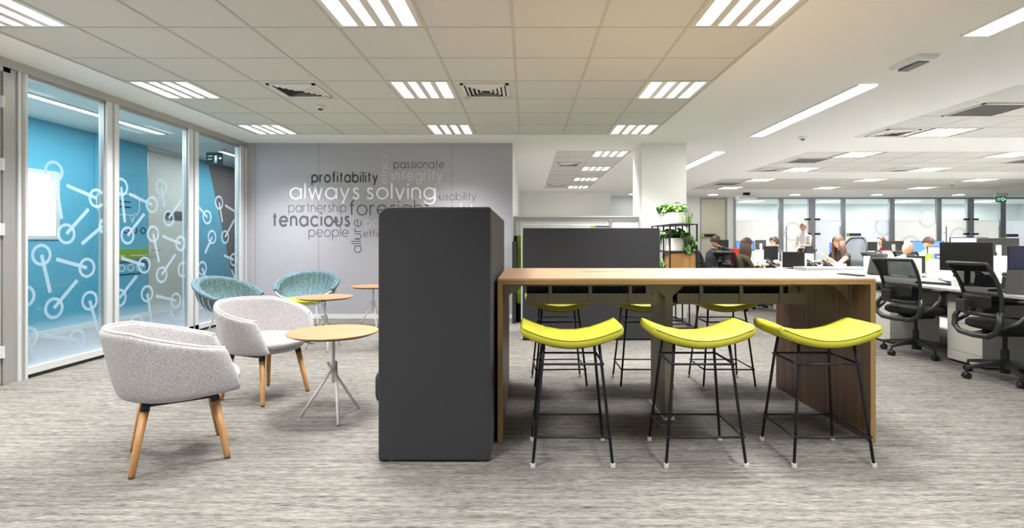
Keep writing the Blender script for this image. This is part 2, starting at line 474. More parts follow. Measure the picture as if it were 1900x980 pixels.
struct(B('baseboard_corridor', M_metalw, None, BX, BX + .02, 9.46, 11.9, 0, .07))
struct(B('baseboard_corridor_end', M_metalw, None, BX + .02, GX - .05, 11.88, 11.9, 0, .07))
# lit window in the corridor wall
wn = struct(thing('window_1', None, None, (BX, 0, 0)))
B('daylit_pane', M_winlit, wn, -.06, -.05, 5.3, 6.78, 1.27, 2.06)
for a in ((-.05, .015, 5.26, 6.84, 1.225, 1.27), (-.05, .015, 5.26, 6.84, 2.06, 2.1), (-.05, .015, 6.78, 6.84, 1.27, 2.06), (-.05, .015, 5.26, 5.3, 1.27, 2.06)):
    B('window_frame', M_metalw, wn, *a)
# door in corridor
dr = struct(thing('door_1', None, None, (BX, 8.93, 0)))
B('door_leaf', M_door, dr, -.06, -.015, -.5, .5, .01, 2.66)
for a in ((-.06, .02, -.53, -.5, 0, 2.7), (-.06, .02, .5, .53, 0, 2.7), (-.06, .02, -.53, .53, 2.66, 2.7)): B('door_frame', M_alu, dr, *a)
hd = MB().cyl((-.015, -.36, 1.06), (.05, -.36, 1.06), .01); hd.cyl((.05, -.36, 1.06), (.05, -.24, 1.06), .009); hd.build('door_handle', M_alu, dr)
s1 = thing('door_sign', 'slate door sign with lime end beside corridor door', 'sign', (BX, 0, 0))
B('sign_plate', M_ctrl_d, s1, .02, .035, 8.86, 9.25, 1.62, 1.72); B('sign_tip', M_ctrl_g, s1, .02, .036, 9.25, 9.4, 1.62, 1.72)

# --- wall graphics on the blue wall (speech bubbles)
def rrect(y0, y1, z0, z1, r, n=6):
    pts = []
    for cy, cz, a0 in ((y1 - r, z1 - r, 0), (y0 + r, z1 - r, 90), (y0 + r, z0 + r, 180), (y1 - r, z0 + r, 270)):
        for k in range(n + 1): a = math.radians(a0 + 90 * k / n); pts.append((cy + r * math.cos(a), cz + r * math.sin(a)))
    return pts
def ring(cy, cz, r, n=20, ry=None): return [(cy + (ry or r) * math.cos(2 * PI * k / n), cz + r * math.sin(2 * PI * k / n)) for k in range(n)]
BF = lambda u, v, h: (BX + .03 + h, u, v)
wgx = thing('wall_graphic', 'white, navy and lime speech-bubble graphic on blue corridor wall', 'wall graphic')
g = MB(); g.ribbon(rrect(6.9 + .5, 8.22, 1.60, 1.92, .12), .02, BF, True); g.ribbon([(8.0, 1.6), (8.07, 1.50), (8.14, 1.64)], .02, BF); g.build('speech_bubble', M_whited, wgx)
g = MB()
for z in (1.72, 1.80): g.ribbon([(7.46, z), (7.66, z)], .02, BF); g.ribbon([(7.72, z), (7.76, z)], .02, BF); g.ribbon([(7.82, z), (8.04, z)], .02, BF)
g.build('text_dashes', M_navy, wgx)
g = MB()
for y in (7.95, 8.12, 8.3): g.ribbon(ring(y, 1.37, .045, ry=.05), .018, BF, True)
g.build('navy_ring', M_navy, wgx)
g = MB(); g.ribbon(ring(7.55, 1.17, .05, ry=.06), .02, BF, True)
for y in (7.86, 8.04, 8.22): g.ribbon(ring(y, .795, .05, ry=.06), .02, BF, True)
g.build('white_ring', M_whited, wgx)
g = MB(); g.ribbon(rrect(7.66, 8.39, .70, .88, .085), .02, BF, True); g.build('navy_bubble', M_navy, wgx)
g = MB(); g.add([BF(7.44, 1.08, 0), BF(8.39, 1.08, 0), BF(8.39, .93, 0), BF(7.6, .93, 0), BF(7.52, .86, 0), BF(7.5, .93, 0), BF(7.44, .93, 0)] + [BF(7.44, 1.08, .02), BF(8.39, 1.08, .02), BF(8.39, .93, .02), BF(7.6, .93, .02), BF(7.52, .86, .02), BF(7.5, .93, .02), BF(7.44, .93, .02)],
    [(7, 13, 12, 11, 10, 9, 8)] + [(i, (i + 1) % 7, 7 + (i + 1) % 7, 7 + i) for i in range(7)]); g.build('lime_bubble', M_green_d, wgx)
g = MB(); g.ribbon([(7.54, .98), (7.9, .98)], .015, lambda u, v, h: (BX + .051 + h, u, v)); g.ribbon([(8.0, .98), (8.36, .98)], .015, lambda u, v, h: (BX + .051 + h, u, v)); g.build('white_dashes', M_whited, wgx)

# --- glazed partition on the left
gp = struct(thing('window_2', None, None))
posts = [(4.49, 4.575), (5.44, 5.60), (6.76, 6.96), (7.98, GW)]
for a, b in posts:
    B('post', M_alu_l, gp, GX - .07, GX + .02, a, b, 0, CZ)
    B('post_groove', M_alu, gp, GX + .02, GX + .026, (a + b) / 2 - .012, (a + b) / 2 + .012, .0, CZ)
B('head_rail', M_alu, gp, GX - .07, GX + .03, 3.3, GW, CZ - .075, CZ)
B('sill_rail', M_alu_l, gp, GX - .07, GX + .02, 4.575, GW, .035, .095)
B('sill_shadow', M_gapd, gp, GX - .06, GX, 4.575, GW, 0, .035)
for (a, b), (c, d) in zip(posts[:-1], posts[1:]):
    B('glass_pane', M_glass, gp, GX - .03, GX - .022, b, c, .095, CZ - .075)
    for y in (b, c - .012): B('glazing_bead', M_alu, gp, GX - .035, GX - .005, y, y + .012, .095, CZ - .075)
    B('glazing_bead', M_alu, gp, GX - .035, GX - .005, b, c, CZ - .10, CZ - .075)
    B('frost_fade', M_fade, gp, GX - .0205, GX - .0195, b + .013, c - .013, .10, .5)
# door leaf left of the partition
d2 = struct(thing('door_2', None, None))
B('door_leaf', M_door_w, d2, GX - .05, GX + .01, 3.4, 4.345, .01, CZ - .12)
for a in ((GX - .07, GX + .02, 4.36, 4.42, 0, CZ - .075), (GX - .07, GX + .02, 3.35, 4.42, CZ - .115, CZ - .075)): B('door_frame', M_alu, d2, *a)
B('jamb_panel', M_alu, d2, GX - .07, GX + .005, 4.425, 4.485, 0, CZ - .075)
for z in (.28, 1.3, 1.84, 2.36):
    h = MB(); h.cyl((GX + .025, 4.352, z - .05), (GX + .025, 4.352, z + .05), .011); h.box(GX + .01, GX + .024, 4.335, 4.37, z - .05, z + .05); h.build('hinge', M_alu_l, d2)
struct(B('wall_left_near', M_white, None, GX - .1, GX, -4, 3.35, 0, CZ))

# decal graphics: rings and rods
def GF(u, v, h): return (GX - .0195 + h, u, v)
def wp(px, py):
    Y = -GX * FPX / (977 - px); return (Y, EYE - (py - 448) * Y / FPX)
R0, RW = .086, .029
decals = {0: [((183, 368), (127, 344)), ((127, 434), (168, 388)), ((201, 420), (155, 453)), ((104, 318), (118, 406)), ((71, 408), (44, 399)), ((81, 473), (97, 543)),
              ((165, 497), (108, 481)), ((104, 572), (147, 520)), ((170, 558), (187, 620)), ((50, 550), None), ((56, 627), (65, 668)), ((146, 630), (85, 624))],
          1: [((285, 380), (243, 360)), ((240, 437), (271, 397)), ((228, 347), (235, 413)), ((316, 405), (340, 370)), ((287, 434), (298, 487)), ((338, 452), (304, 438)),
              ((271, 492), (228, 479)), ((303, 510), (328, 472)), ((342, 500), None), ((225, 553), (257, 512)), ((276, 545), (285, 600)), ((329, 558), (292, 549)), ((257, 600), None), ((302, 348), (308, 383)), ((334, 604), (318, 577))],
          2: [((409, 376), (415, 412)), ((445, 396), (420, 381)), ((420, 440), (437, 408)), ((447, 436), (451, 468)), ((436, 482), (418, 474)), ((440, 523), (432, 500)), ((387, 403), (372, 385)), ((396, 440), (383, 470)), ((378, 498), (392, 540)), ((404, 552), (398, 512)), ((376, 560), None)]}
for pi_, lst in decals.items():
    a, b = posts[pi_][1] + .013, posts[pi_ + 1][0] - .013
    g = MB()
    cl = lambda p: (min(max(p[0], a), b), p[1])
    for c, e in lst:
        cc = wp(*c)
        n = 28; pts = [(cc[0] + R0 * math.cos(2 * PI * k / n), cc[1] + R0 * math.sin(2 * PI * k / n)) for k in range(n)]
        ins = [a < p[0] < b for p in pts]
        if all(ins): g.ribbon(pts, RW, GF, True, th=.0008)
        else:
            # keep the arcs that lie on this pane
            st = next((k for k in range(n) if not ins[k] and ins[(k + 1) % n]), None)
            if st is not None:
                seq = []
                for k in range(1, n + 1):
                    q = (st + k) % n
                    if ins[q]: seq.append(pts[q])
                    else: break
                if len(seq) > 2: g.ribbon(seq, RW, GF, th=.0008)
        if e:
            ee = wp(*e); cx = cl(cc); ee = cl(ee)
            if abs(ee[0] - cx[0]) + abs(ee[1] - cx[1]) > .04:
                g.ribbon([cx, ee], .036, lambda u, v, h: GF(u, v, h + .0003), th=.0008)
    g.build('etched_graphic', M_decal, gp)

# --- partition behind the sofas, between grey wall and column
pt = struct(thing('window_3', None, None))
Yp = 8.45
B('top_ledge', M_metalw, pt, -.21, 1.80, Yp - .06, Yp + .04, 1.585, 1.61)
B('top_rail', M_alu, pt, -.21, 1.80, Yp - .03, Yp + .03, 1.535, 1.585)
for x in (-.2, 1.345): B('post', M_alu, pt, x - .012, x + .03, Yp - .03, Yp + .03, 0, 1.535)
B('bottom_rail', M_alu, pt, -.21, 1.80, Yp - .03, Yp + .03, .02, .08)
B('white_glass_pane', M_frost, pt, -.17, 1.333, Yp - .005, Yp + .005, .08, 1.535)
B('white_glass_pane', M_frost, pt, 1.375, 1.80, Yp - .005, Yp + .005, .08, 1.535)
for a in ((-.12, 1.29, 1.505, 1.52), (1.275, 1.29, 1.1, 1.505), (-.12, -.1, .1, 1.505), (-.07, 1.25, 1.445, 1.457)):
    B('inner_frame', M_metalw if a[0] < -.1 else M_alu_l, pt, a[0], a[1], Yp - .02, Yp - .006, a[2], a[3])
s2 = thing('door_sign', 'slim slate sign with lime tip on white glass behind dark sofa', 'sign')
B('sign_plate', M_ctrl_d, s2, 1.10, 1.33, Yp - .03, Yp - .02, 1.427, 1.45); B('sign_tip', M_ctrl_g, s2, 1.035, 1.09, Yp - .031, Yp - .02, 1.42, 1.455)

# --- far glazed office front
fwt = struct(thing('wall_far', None, None))
fz = CZ - .03
B('solid_panel', M_white, fwt, 5.2, 6.05, FW, FW + .1, 0, CZ)
B('solid_panel', M_white, fwt, 7.0, 7.22, FW, FW + .1, 0, CZ)
B('head_rail', M_mull, fwt, 7.2, 20.3, FW - .02, FW + .08, CZ - .05, CZ)
d3 = struct(thing('door_3', None, None)); B('door_leaf', mat('cream_door', (210, 207, 186), .55), d3, 6.1, 6.95, FW + .02, FW + .06, .01, CZ - .06)
for a in ((6.05, 6.1, 0, CZ), (6.95, 7.0, 0, CZ), (6.1, 6.95, CZ - .06, CZ)): B('door_frame', M_mull, d3, a[0], a[1], FW - .02, FW + .1, a[2], a[3])
mull = [(1361, 1365), (1445, 1453), (1500, 1512), (1562, 1568), (1650, 1659), (1738, 1746), (1794, 1806), (1855, 1865), (1946, 1954), (2040, 2050), (2100, 2110)]
mx = [(XZ(a, FW), XZ(b, FW)) for a, b in mull]
for a, b in mx: B('mullion', M_mull, fwt, a, b, FW - .03, FW + .08, 0, CZ - .05)
cool = [0, 0, 1, 1, 0, 0, 0, 1, 1, 0]
for i in range(len(mx) - 1):
    a, b = mx[i][1], mx[i + 1][0]
    B('frosted_pane', M_frost_b if cool[i] else M_frost, fwt, a, b, FW + .02, FW + .03, .02, 1.93)
    B('clear_pane', M_glass, fwt, a, b, FW + .02, FW + .03, 1.935, CZ - .05)
    B('transom', M_frost, fwt, a, b, FW + .018, FW + .032, 1.925, 1.937)
for x0, sgn in ((1457, 1), (1556, -1), (1752, 1), (1850, -1)):
    x = XZ(x0, FW); h = MB(); h.cyl((x, FW - .09, .5), (x, FW - .09, 1.72), .018); h.cyl((x - .12 * sgn + .06, FW - .03, 1.5), (x, FW - .09, 1.5), .012); h.cyl((x, FW, .8), (x, FW - .09, .8), .012); h.build('door_handle', M_mull, fwt)
for x0 in (1498, 1516, 1793, 1809):
    for z in (1.97, 1.46): x = XZ(x0, FW); B('patch_hinge', M_dark, fwt, x - .1, x + .1, FW - .04, FW + .02, z - .03, z + .03)
rp = MB()
for cx_, cz_ in ((1471, 430), (1690, 455), (1722, 405), (1641, 420), (1780, 440)):
    c = P(cx_, cz_, FW); rp.ribbon([(c.x + .3 * math.cos(t * PI / 12), c.z + .3 * math.sin(t * PI / 12)) for t in range(24)], .08, lambda u, v, h: (u, FW + .018 - h, v), True, th=.001)
rp.build('faint_graphic', film_mat('faint_film', (190, 198, 204), .28), fwt)
for i, (px, nm, Y) in enumerate(((1585, 'slate and lime room sign on frosted glass behind grey chair back', FW - .04), (1877, 'slate and lime room sign on frosted glass, rightmost', FW - .04), (1315, 'dark sign with lime ends on cream door', FW - .06))):
    s = thing('room_sign', nm, 'sign'); c = P(px, 437 if px != 1585 else 435.5, Y)
    B('sign_plate', M_ctrl_d if px != 1315 else M_dark, s, c.x - .16, c.x + .24, Y, Y + .03, c.z - .05, c.z + .05)
    B('sign_tip', M_ctrl_g, s, c.x - .25, c.x - .16, Y - .002, Y + .03, c.z - .055, c.z + .055)
    if px == 1315: B('sign_end', mat('amber_tip', (216, 168, 40), .5), s, c.x + .24, c.x + .3, Y, Y + .03, c.z - .05, c.z + .05)
# lamps of the offices behind the glass and of the corridor
for i, x in enumerate((8.5, 11.5, 14.5, 17.5)):
    t = thing('office_ceiling_lamp', 'ceiling lamp inside the offices behind the far glass, %s' % ['leftmost', 'second from left', 'third from left', 'rightmost'][i], 'ceiling light', (x, 20.0, CZ), 0, 'lamps in the far offices')
    B('lamp_lens', M_led, t, -.3, .3, -.3, .3, -.02, 0); area(t, .6, .6, 130, -.03, col=(1, .98, .96))

# --- corridor linear lights, exit sign
def linear(name, label, x, y0, y1, wd, watts, breaks=()):
    t = thing(name, label, 'ceiling light', (x, (y0 + y1) / 2, CZ))
    L = (y1 - y0) / 2
    cuts = [-L] + [b - (y0 + y1) / 2 for b in breaks] + [L]
    for a, b in zip(cuts[:-1], cuts[1:]): B('light_diffuser', M_led2, t, -wd / 2, wd / 2, a + .006, b - .006, -.012, -.001)
    for s in (-1, 1): B('trim_edge', M_metalw, t, s * wd / 2 - .006, s * wd / 2 + .006, -L - .01, L + .01, -.014, 0)
    area(t, wd, 2 * L, watts, -.02)
    return t
linear('linear_light', 'long linear ceiling light in the corridor behind first and second glass panes', -5.17, 4.3, 7.45, .11, 60, (6.35,))
linear('linear_light', 'short linear ceiling light in the corridor behind the exit sign', -5.17, 8.75, 11.2, .11, 40)
linear('linear_light', 'linear ceiling light over the corridor, outside the view on the left', -5.17, .8, 3.4, .11, 26)
ex = thing('exit_sign', 'dark green exit sign hanging in the blue corridor', 'exit sign', (-5.13, 8.62, 0))
B('sign_panel', mat('exit_dim_green', (28, 72, 62), .4), ex, -.13, .13, -.012, .012, 2.46, 2.66); B('mount_rail', M_metalw, ex, -.16, .16, -.03, .03, 2.68, 2.73)
g = MB(); FE = lambda u, v, h: (u, -.013 - h, v)
for a in ((-.10, -.02, 2.60), (-.10, -.03, 2.55)): g.ribbon([(a[0], a[2]), (a[1], a[2])], .01, FE)
g.ribbon([(.03, 2.52), (.03, 2.61)], .035, FE); g.ribbon([(.07, 2.565), (.12, 2.565)], .012, FE); g.ribbon([(.095, 2.585), (.12, 2.565), (.095, 2.545)], .01, FE)
g.ribbon([(-.0, 2.50), (.05, 2.50)], .012, FE); g.build('pictogram', M_exitw, ex)
ex2 = thing('exit_sign', 'bright green exit sign hanging before the far glass wall', 'exit sign', (XZ(1857, 16.8), 16.8, 0))
B('sign_panel', M_exit, ex2, -.16, .16, -.02, .02, 2.46, 2.64); B('mount_rail', M_metalw, ex2, -.2, .2, -.05, .05, 2.66, 2.73); B('hanger', M_metalw, ex2, -.01, .01, -.01, .01, 2.64, 2.66)
g = MB(); FE2 = lambda u, v, h: (u, -.021 - h, v)
g.ribbon([(-.13, 2.57), (-.02, 2.57)], .02, FE2); g.ribbon([(-.13, 2.52), (-.04, 2.52)], .016, FE2); g.ribbon(ring(.05, 2.55, .045, 10), .02, FE2, True); g.ribbon([(.1, 2.55), (.15, 2.55)], .02, FE2); g.build('pictogram', M_exitw, ex2)

# ================================================================== CEILING FITTINGS
def luminaire(loc, sx, sy, label, group=None, watts=LAMP_W, first=[None]):
    if first[0] is not None:
        t = dup(first[0], (loc[0], loc[1], CZ), 0, label, group)
        return t
    t = thing('ceiling_luminaire', label, 'ceiling light', (loc[0], loc[1], CZ), 0, group)
    a = .300
    hb = MB()
    for x0, x1, y0, y1 in ((-a, a, -a, -a + .02), (-a, a, a - .02, a), (-a, -a + .035, -a, a), (a - .035, a, -a, a)): hb.box(x0, x1, y0, y1, -.002, .05)
    hb.box(-a, a, -a, a, .05, .06)
    for k in range(3): x = -.265 + .13 + k * .1325 + .0; hb.box(x - .024 + .0, x + .03, -a + .02, a - .02, .0, .05)
    hb.build('housing', M_refl, t)
    for k in range(4):
        x = -.2635 + k * .1325 + .0
        x0 = -.262 + k * .1375
        B('light_strip', M_led, t, x0, x0 + .092 + .018, -a + .025, a - .025, .006, .02)
    area(t, .56, .56, watts, -.006, math.radians(106))
    first[0] = t
    return t
near = {(-3.85, 3.125): 'louvred ceiling luminaire at the top left corner of the view', (-1.35, 3.125): 'large louvred ceiling luminaire at top, above and left of the grey wall lettering',
        (1.15, 3.125): 'large louvred ceiling luminaire at top right, edge of the tiled field', (-3.85, 5.0): 'four-strip ceiling luminaire beside the glass partition, above its middle pane',
        (-1.35, 5.0): 'four-strip ceiling luminaire in the middle row, between the two air diffusers', (1.15, 5.0): 'four-strip ceiling luminaire in the middle row at the right edge of the tiles',
        (-3.85, 6.875): 'small four-strip luminaire near the grey wall, nearest the glass partition', (-1.35, 6.875): 'small four-strip luminaire just in front of the lettered grey wall', (1.15, 6.875): 'small four-strip luminaire near the white column'}
for x, y, a, b in LUM:
    lab = None
    for k, v in near.items():
        if abs(k[0] - x) < .05 and abs(k[1] - y) < .05: lab = v
    luminaire((x + a / 2, y + b / 2), a, b, lab or 'square four-strip ceiling luminaire overhead behind the top edge of the view, %s one' % ('left' if x < -3 else 'middle' if x < 0 else 'right'))
rows = ['nearest row', 'second row', 'third row', 'fourth row', 'fifth row', 'farthest row']; colsn = ['left', 'middle', 'right']
for i, (x, y, a, b) in enumerate(RL):
    lum = luminaire((x + a / 2, y + b / 2), a, b, 'four-strip luminaire over the open-plan desks, %s, %s of its row' % (rows[i // 3], colsn[i % 3]))
    if 'group' in lum: del lum['group']
    for q in [o for o in bpy.data.objects if o.parent == lum and o.type == 'LIGHT']: q.data = q.data.copy() if i == 0 else DL; DL = q.data; DL.energy = LAMP_W * 1.9
for i, (x, y, a, b) in enumerate(ML):
    lum = luminaire((x + a / 2, y + b / 2), a, b, 'four-strip luminaire in the narrow tiled bay left of the column, %s' % ['nearest', 'second', 'third', 'farthest'][i])
    if 'group' in lum: del lum['group']
linear('linear_light', 'long linear light in the plaster ceiling at the top right corner', 3.32, 1.38, 3.88, .2, LINE_W, (2.63,))
linear('linear_light', 'long linear light in the plaster ceiling right of the tiled field', 3.33, 5.116, 7.6, .2, LINE_W, (6.36,))
linear('linear_light', 'short-looking linear light just right of the white column', 3.29, 8.97, 11.45, .2, LINE_W, (10.2,))
for i, px in enumerate((1323, 1475, 1627, 1778.5)):
    Y = 17.1; t = thing('downlight', '%s round downlight in front of the far glass wall' % ['leftmost', 'second', 'third', 'rightmost'][i], 'ceiling light', (XZ(px, Y), Y, CZ))
    MB().lathe([(.16, -.012), (.19, 0)]).build('trim_ring', M_metalw, t); MB().lathe([(.0, -.02), (.15, -.018), (.15, -.005)]).build('lens', M_dlight, t)
    area(t, .3, .3, 10, -.03)
t = thing('downlight', 'round downlight in the recess left of the white column', 'ceiling light', (3.45, 16.9, CZ)); MB().lathe([(.16, -.012), (.19, 0)]).build('trim_ring', M_metalw, t); MB().lathe([(.0, -.02), (.15, -.018), (.15, -.005)]).build('lens', M_dlight, t); area(t, .3, .3, 8, -.03)

def diffuser(x, y, label, s=.235):
    t = thing('air_diffuser', label, 'air vent', (x, y, CZ))
    m = MB()
    for x0, x1, y0, y1 in ((-s, s, -s, -s + .03), (-s, s, s - .03, s), (-s, -s + .03, -s, s), (s - .03, s, -s, s)): m.box(x0, x1, y0, y1, -.012, 0)
    m.build('frame', M_metalw, t)
    B('void', M_dark, t, -s + .03, s - .03, -s + .03, s - .03, -.003, -.0005)
    for k in range(4):
        r = s - .045 - k * .042; m = MB()
        for q in range(4):
            R = Matrix.Rotation(q * PI / 2, 3, 'Z')
            vs = [Vector((-r, -r, -.003)), Vector((r, -r, -.003)), Vector((r - .024, -r + .024, -.018)), Vector((-r + .024, -r + .024, -.018))]
            vs = [R @ v for v in vs] + [R @ (v + Vector((0, 0, .002))) for v in vs]
            m.add(vs, [(0, 1, 2, 3), (7, 6, 5, 4), (0, 4, 5, 1), (1, 5, 6, 2), (2, 6, 7, 3), (3, 7, 4, 0)])
        m.build('louvre', M_metalw, t)
    return t
diffuser(-2.29, 5.31, 'square louvred air diffuser in the tiles, left of the middle luminaire')
diffuser(-.41, 5.31, 'square louvred air diffuser in the tiles, right of the middle luminaire')
diffuser(5.15, 7.38, 'square air diffuser over the desks, nearest one on the right')
diffuser(5.15, 11.15, 'square air diffuser over the desks, second one back')
diffuser(7.9, 11.15, 'square air diffuser over the desks, right of the second one back')
diffuser(.83, 10.4, 'square air diffuser in the narrow tiled bay left of the column, nearer')
diffuser(.83, 14.3, 'square air diffuser in the narrow tiled bay left of the column, farther')
def grille(x, y, label):
    t = thing('return_grille', label, 'air vent', (x, y, CZ))
    m = MB()
    for x0, x1, y0, y1 in ((-.3, .3, -.3, -.27), (-.3, .3, .27, .3), (-.3, -.28, -.3, .3), (.28, .3, -.3, .3)): m.box(x0, x1, y0, y1, -.012, 0)
    m.build('frame', M_metalw, t); B('void', M_dark, t, -.28, .28, -.27, .27, -.003, -.0005)
    for k in range(14): yy = -.25 + k * .0385; B('slat', mat('grille_slat', (128, 126, 122), .6), t, -.28, .28, yy - .006, yy + .006, -.012, -.003)
grille(5.36, 6.1, 'dark slatted return grille over the desks, nearest the viewer')
grille(5.3, 9.9, 'dark slatted return grille over the desks, second from the viewer')
grille(5.3, 13.9, 'dark slatted return grille over the desks, farthest on the left')
grille(9.55, 9.95, 'dark slatted return grille at the right edge of the view')
def detector(x, y, label, s=1.):
    t = thing('smoke_detector', label, 'smoke detector', (x, y, CZ))
    MB().lathe([(.0, -.048 * s), (.022 * s, -.046 * s), (.03 * s, -.03 * s)], n=20).build('sensor', M_plast3, t); MB().lathe([(.03 * s, -.032 * s), (.05 * s, -.028 * s), (.058 * s, -.01 * s), (.058 * s, 0)], n=24).build('base', M_metalw, t)
detector(-2.33, 5.93, 'round white smoke detector in the tiles above the grey wall lettering')
detector(4.04, 7.67, 'round white smoke detector in the plaster ceiling below the linear light', 1.1)
detector(11.2, 13.8, 'round white smoke detector among the far desk luminaires', 1.2)
em = thing('emergency_light', 'grey wedge-shaped emergency light on the plaster ceiling, upper right', 'emergency light', (XZ(1694, 4.45), 4.45, CZ), math.radians(0))
MB().add([(-.07, -.16, -.045), (.07, -.16, -.045), (.07, .16, -.03), (-.07, .16, -.03), (-.09, -.18, 0), (.09, -.18, 0), (.09, .18, 0), (-.09, .18, 0)], [(0, 3, 2, 1), (0, 1, 5, 4), (1, 2, 6, 5), (2, 3, 7, 6), (3, 0, 4, 7), (4, 5, 6, 7)]).build('housing', M_alu_l, em)
B('lens', M_plast3, em, -.045, .045, -.12, .12, -.050, -.038)
pj = thing('ceiling_projector', 'small flat grey device under the far ceiling', 'projector', (XZ(1385, 16.5), 16.5, CZ)); MB().box(-.28, .28, -.2, .2, -.2, -.09).build('body', M_refl, pj, bevel=.03); B('mount', M_dark, pj, -.08, .08, -.08, .08, -.1, 0)

# ================================================================== WALL LETTERING
def arc(cx, cy, r, a0, a1, n=16, ry=None):
    ry = ry or r
    return [(cx + r * math.cos(math.radians(a0 + (a1 - a0) * k / n)), cy + ry * math.sin(math.radians(a0 + (a1 - a0) * k / n))) for k in range(n + 1)]
def glyph(ch):
    r = .5; A = 1.45; D = -.45
    full = arc(r, r, r, 0, 360, 28)
    S = [arc(.27, .73, .26, 30, 270, 12, .26)[:-1] + [(.30, .5)] + arc(.27, .25, .27, 75, -150, 12, .25)]
    S = [[(.50, .84), (.42, .95), (.28, 1.0), (.13, .93), (.08, .76), (.15, .62), (.30, .53), (.45, .44), (.54, .28), (.47, .08), (.28, 0), (.12, .05), (.02, .18)]]
    G = {'a': ([full, [(1, 1), (1, 0)]], 1), 'b': ([[(0, A), (0, 0)], full], 1), 'c': ([arc(r, r, r, 42, 318, 22)], .9), 'd': ([full, [(1, A), (1, 0)]], 1),
         'e': ([[(.0, .5), (1, .5)] , arc(r, r, r, 0, 318, 24)], 1), 'f': ([[(.2, 0), (.2, 1.2)] + arc(.42, 1.2, .22, 180, 80, 6), [(0, 1), (.46, 1)]], .46),
         'g': ([full, [(1, 1), (1, -.05)] + arc(r, -.05, r, 0, -160, 12, .42)], 1), 'h': ([[(0, A), (0, 0)], [(0, .55)] + arc(.38, .62, .38, 180, 0, 12) + [(.76, 0)]], .76),
         'i': ([[(0, 1), (0, 0)], [(0, 1.27), (0, 1.40)]], 0), 'l': ([[(0, A), (0, 0)]], 0), 'n': ([[(0, 1), (0, 0)], [(0, .55)] + arc(.38, .62, .38, 180, 0, 12) + [(.76, 0)]], .76),
         'o': ([full], 1), 'p': ([[(0, 1), (0, D)], full], 1), 'r': ([[(0, 1), (0, 0)], [(0, .6)] + arc(.36, .62, .36, 180, 80, 8)], .42), 's': (S, .56),
         't': ([[(.2, 1.35), (.2, 0)], [(0, 1), (.42, 1)]], .42), 'u': ([[(0, 1), (0, .38)] + arc(.38, .38, .38, 180, 360, 12) + [(.76, 1)]], .76),
         'v': ([[(0, 1), (.38, 0), (.76, 1)]], .76), 'w': ([[(0, 1), (.3, 0), (.6, .95), (.9, 0), (1.2, 1)]], 1.2), 'y': ([[(0, 1), (.39, .04)], [(.80, 1), (.2, D)]], .8), ' ': ([], .35)}
    return G[ch]
def word(txt, px0, px1, base_y, xh, weight, m, parent, vertical=False, squeeze=None):
    """word spanning photo px0..px1 on the grey wall (vertical: px0=baseline x, base_y=(bottom,top))"""
    K = GW / FPX
    gap = .24 + weight * .9
    adv = []; x = 0
    for ch in txt: g_, wd = glyph(ch); adv.append(x); x += wd + gap
    W = x - gap
    if not vertical:
        sx = (px1 - px0) * K / W; sy = xh * K; ox = (px0 - 977) * K; oz = EYE - (base_y - 448) * K
        fn = lambda u, v, h: (ox + u * sx, GW - h, oz + v * sy)
    else:
        yb, yt = base_y; sx = (yb - yt) * K / W; sy = xh * K; ox = (px0 - 977) * K; oz = EYE - (yb - 448) * K
        fn = lambda u, v, h: (ox - v * sy, GW - h, oz + u * sx)
    mb = MB()
    for ch, a in zip(txt, adv):
        for si, st in enumerate(glyph(ch)[0]):
            closed = len(st) > 20 and math.dist(st[0], st[-1]) < .01
            pts = [(a + p[0], p[1]) for p in st]
            if closed: pts = pts[:-1]
            mb.ribbon(pts, weight if not (ch == 'i' and st[0][1] > 1.2) else weight * 1.2, fn, closed, th=.0025 + .0006 * si)
    o = mb.build('word', m, parent)
    return o
wl = thing('wall_lettering', 'word cloud in white, grey and black vinyl lettering on the grey wall', 'lettering')
L_w = mat('vinyl_white', (250, 250, 250), .5); L_d = mat('vinyl_charcoal', (58, 58, 60), .5); L_m = mat('vinyl_mid_grey', (92, 91, 96), .5); L_l = mat('vinyl_light_grey', (196, 196, 196), .5)
word('passionate', 731, 824, 312, 10.5, .11, L_d, wl)
word('integrity', 728, 820, 334.5, 13, .24, L_l, wl)
word('profitability', 579, 700, 338, 13, .25, L_d, wl)
word('always', 539, 666, 369, 20, .15, L_w, wl)
word('solving', 681, 807, 369, 20, .15, L_w, wl)
word('usability', 816, 883, 371.5, 10, .10, L_m, wl)
word('partnership', 536, 642, 393.5, 12.5, .10, L_m, wl)
word('foresight', 649, 796, 399, 18.5, .10, L_d, wl)
word('safety', 832, 888, 399, 15, .10, L_w, wl)
word('tenacious', 507, 648, 419, 17, .25, L_m, wl)
word('pa', 678, 703, 421, 13, .15, L_l, wl)
word('people', 573, 646, 439, 12.5, .10, L_m, wl)
word('efficiency', 675, 748, 440, 9, .10, L_m, wl)
word('ethics', 719, 0, (341, 289), 8.5, .12, mat('vinyl_soft_grey', (206, 205, 208), .5), wl, vertical=True)
word('allure', 670, 0, (468.5, 408), 12.5, .11, L_m, wl, vertical=True)
for ch in [o for o in bpy.data.objects if o.parent == wl]: pass

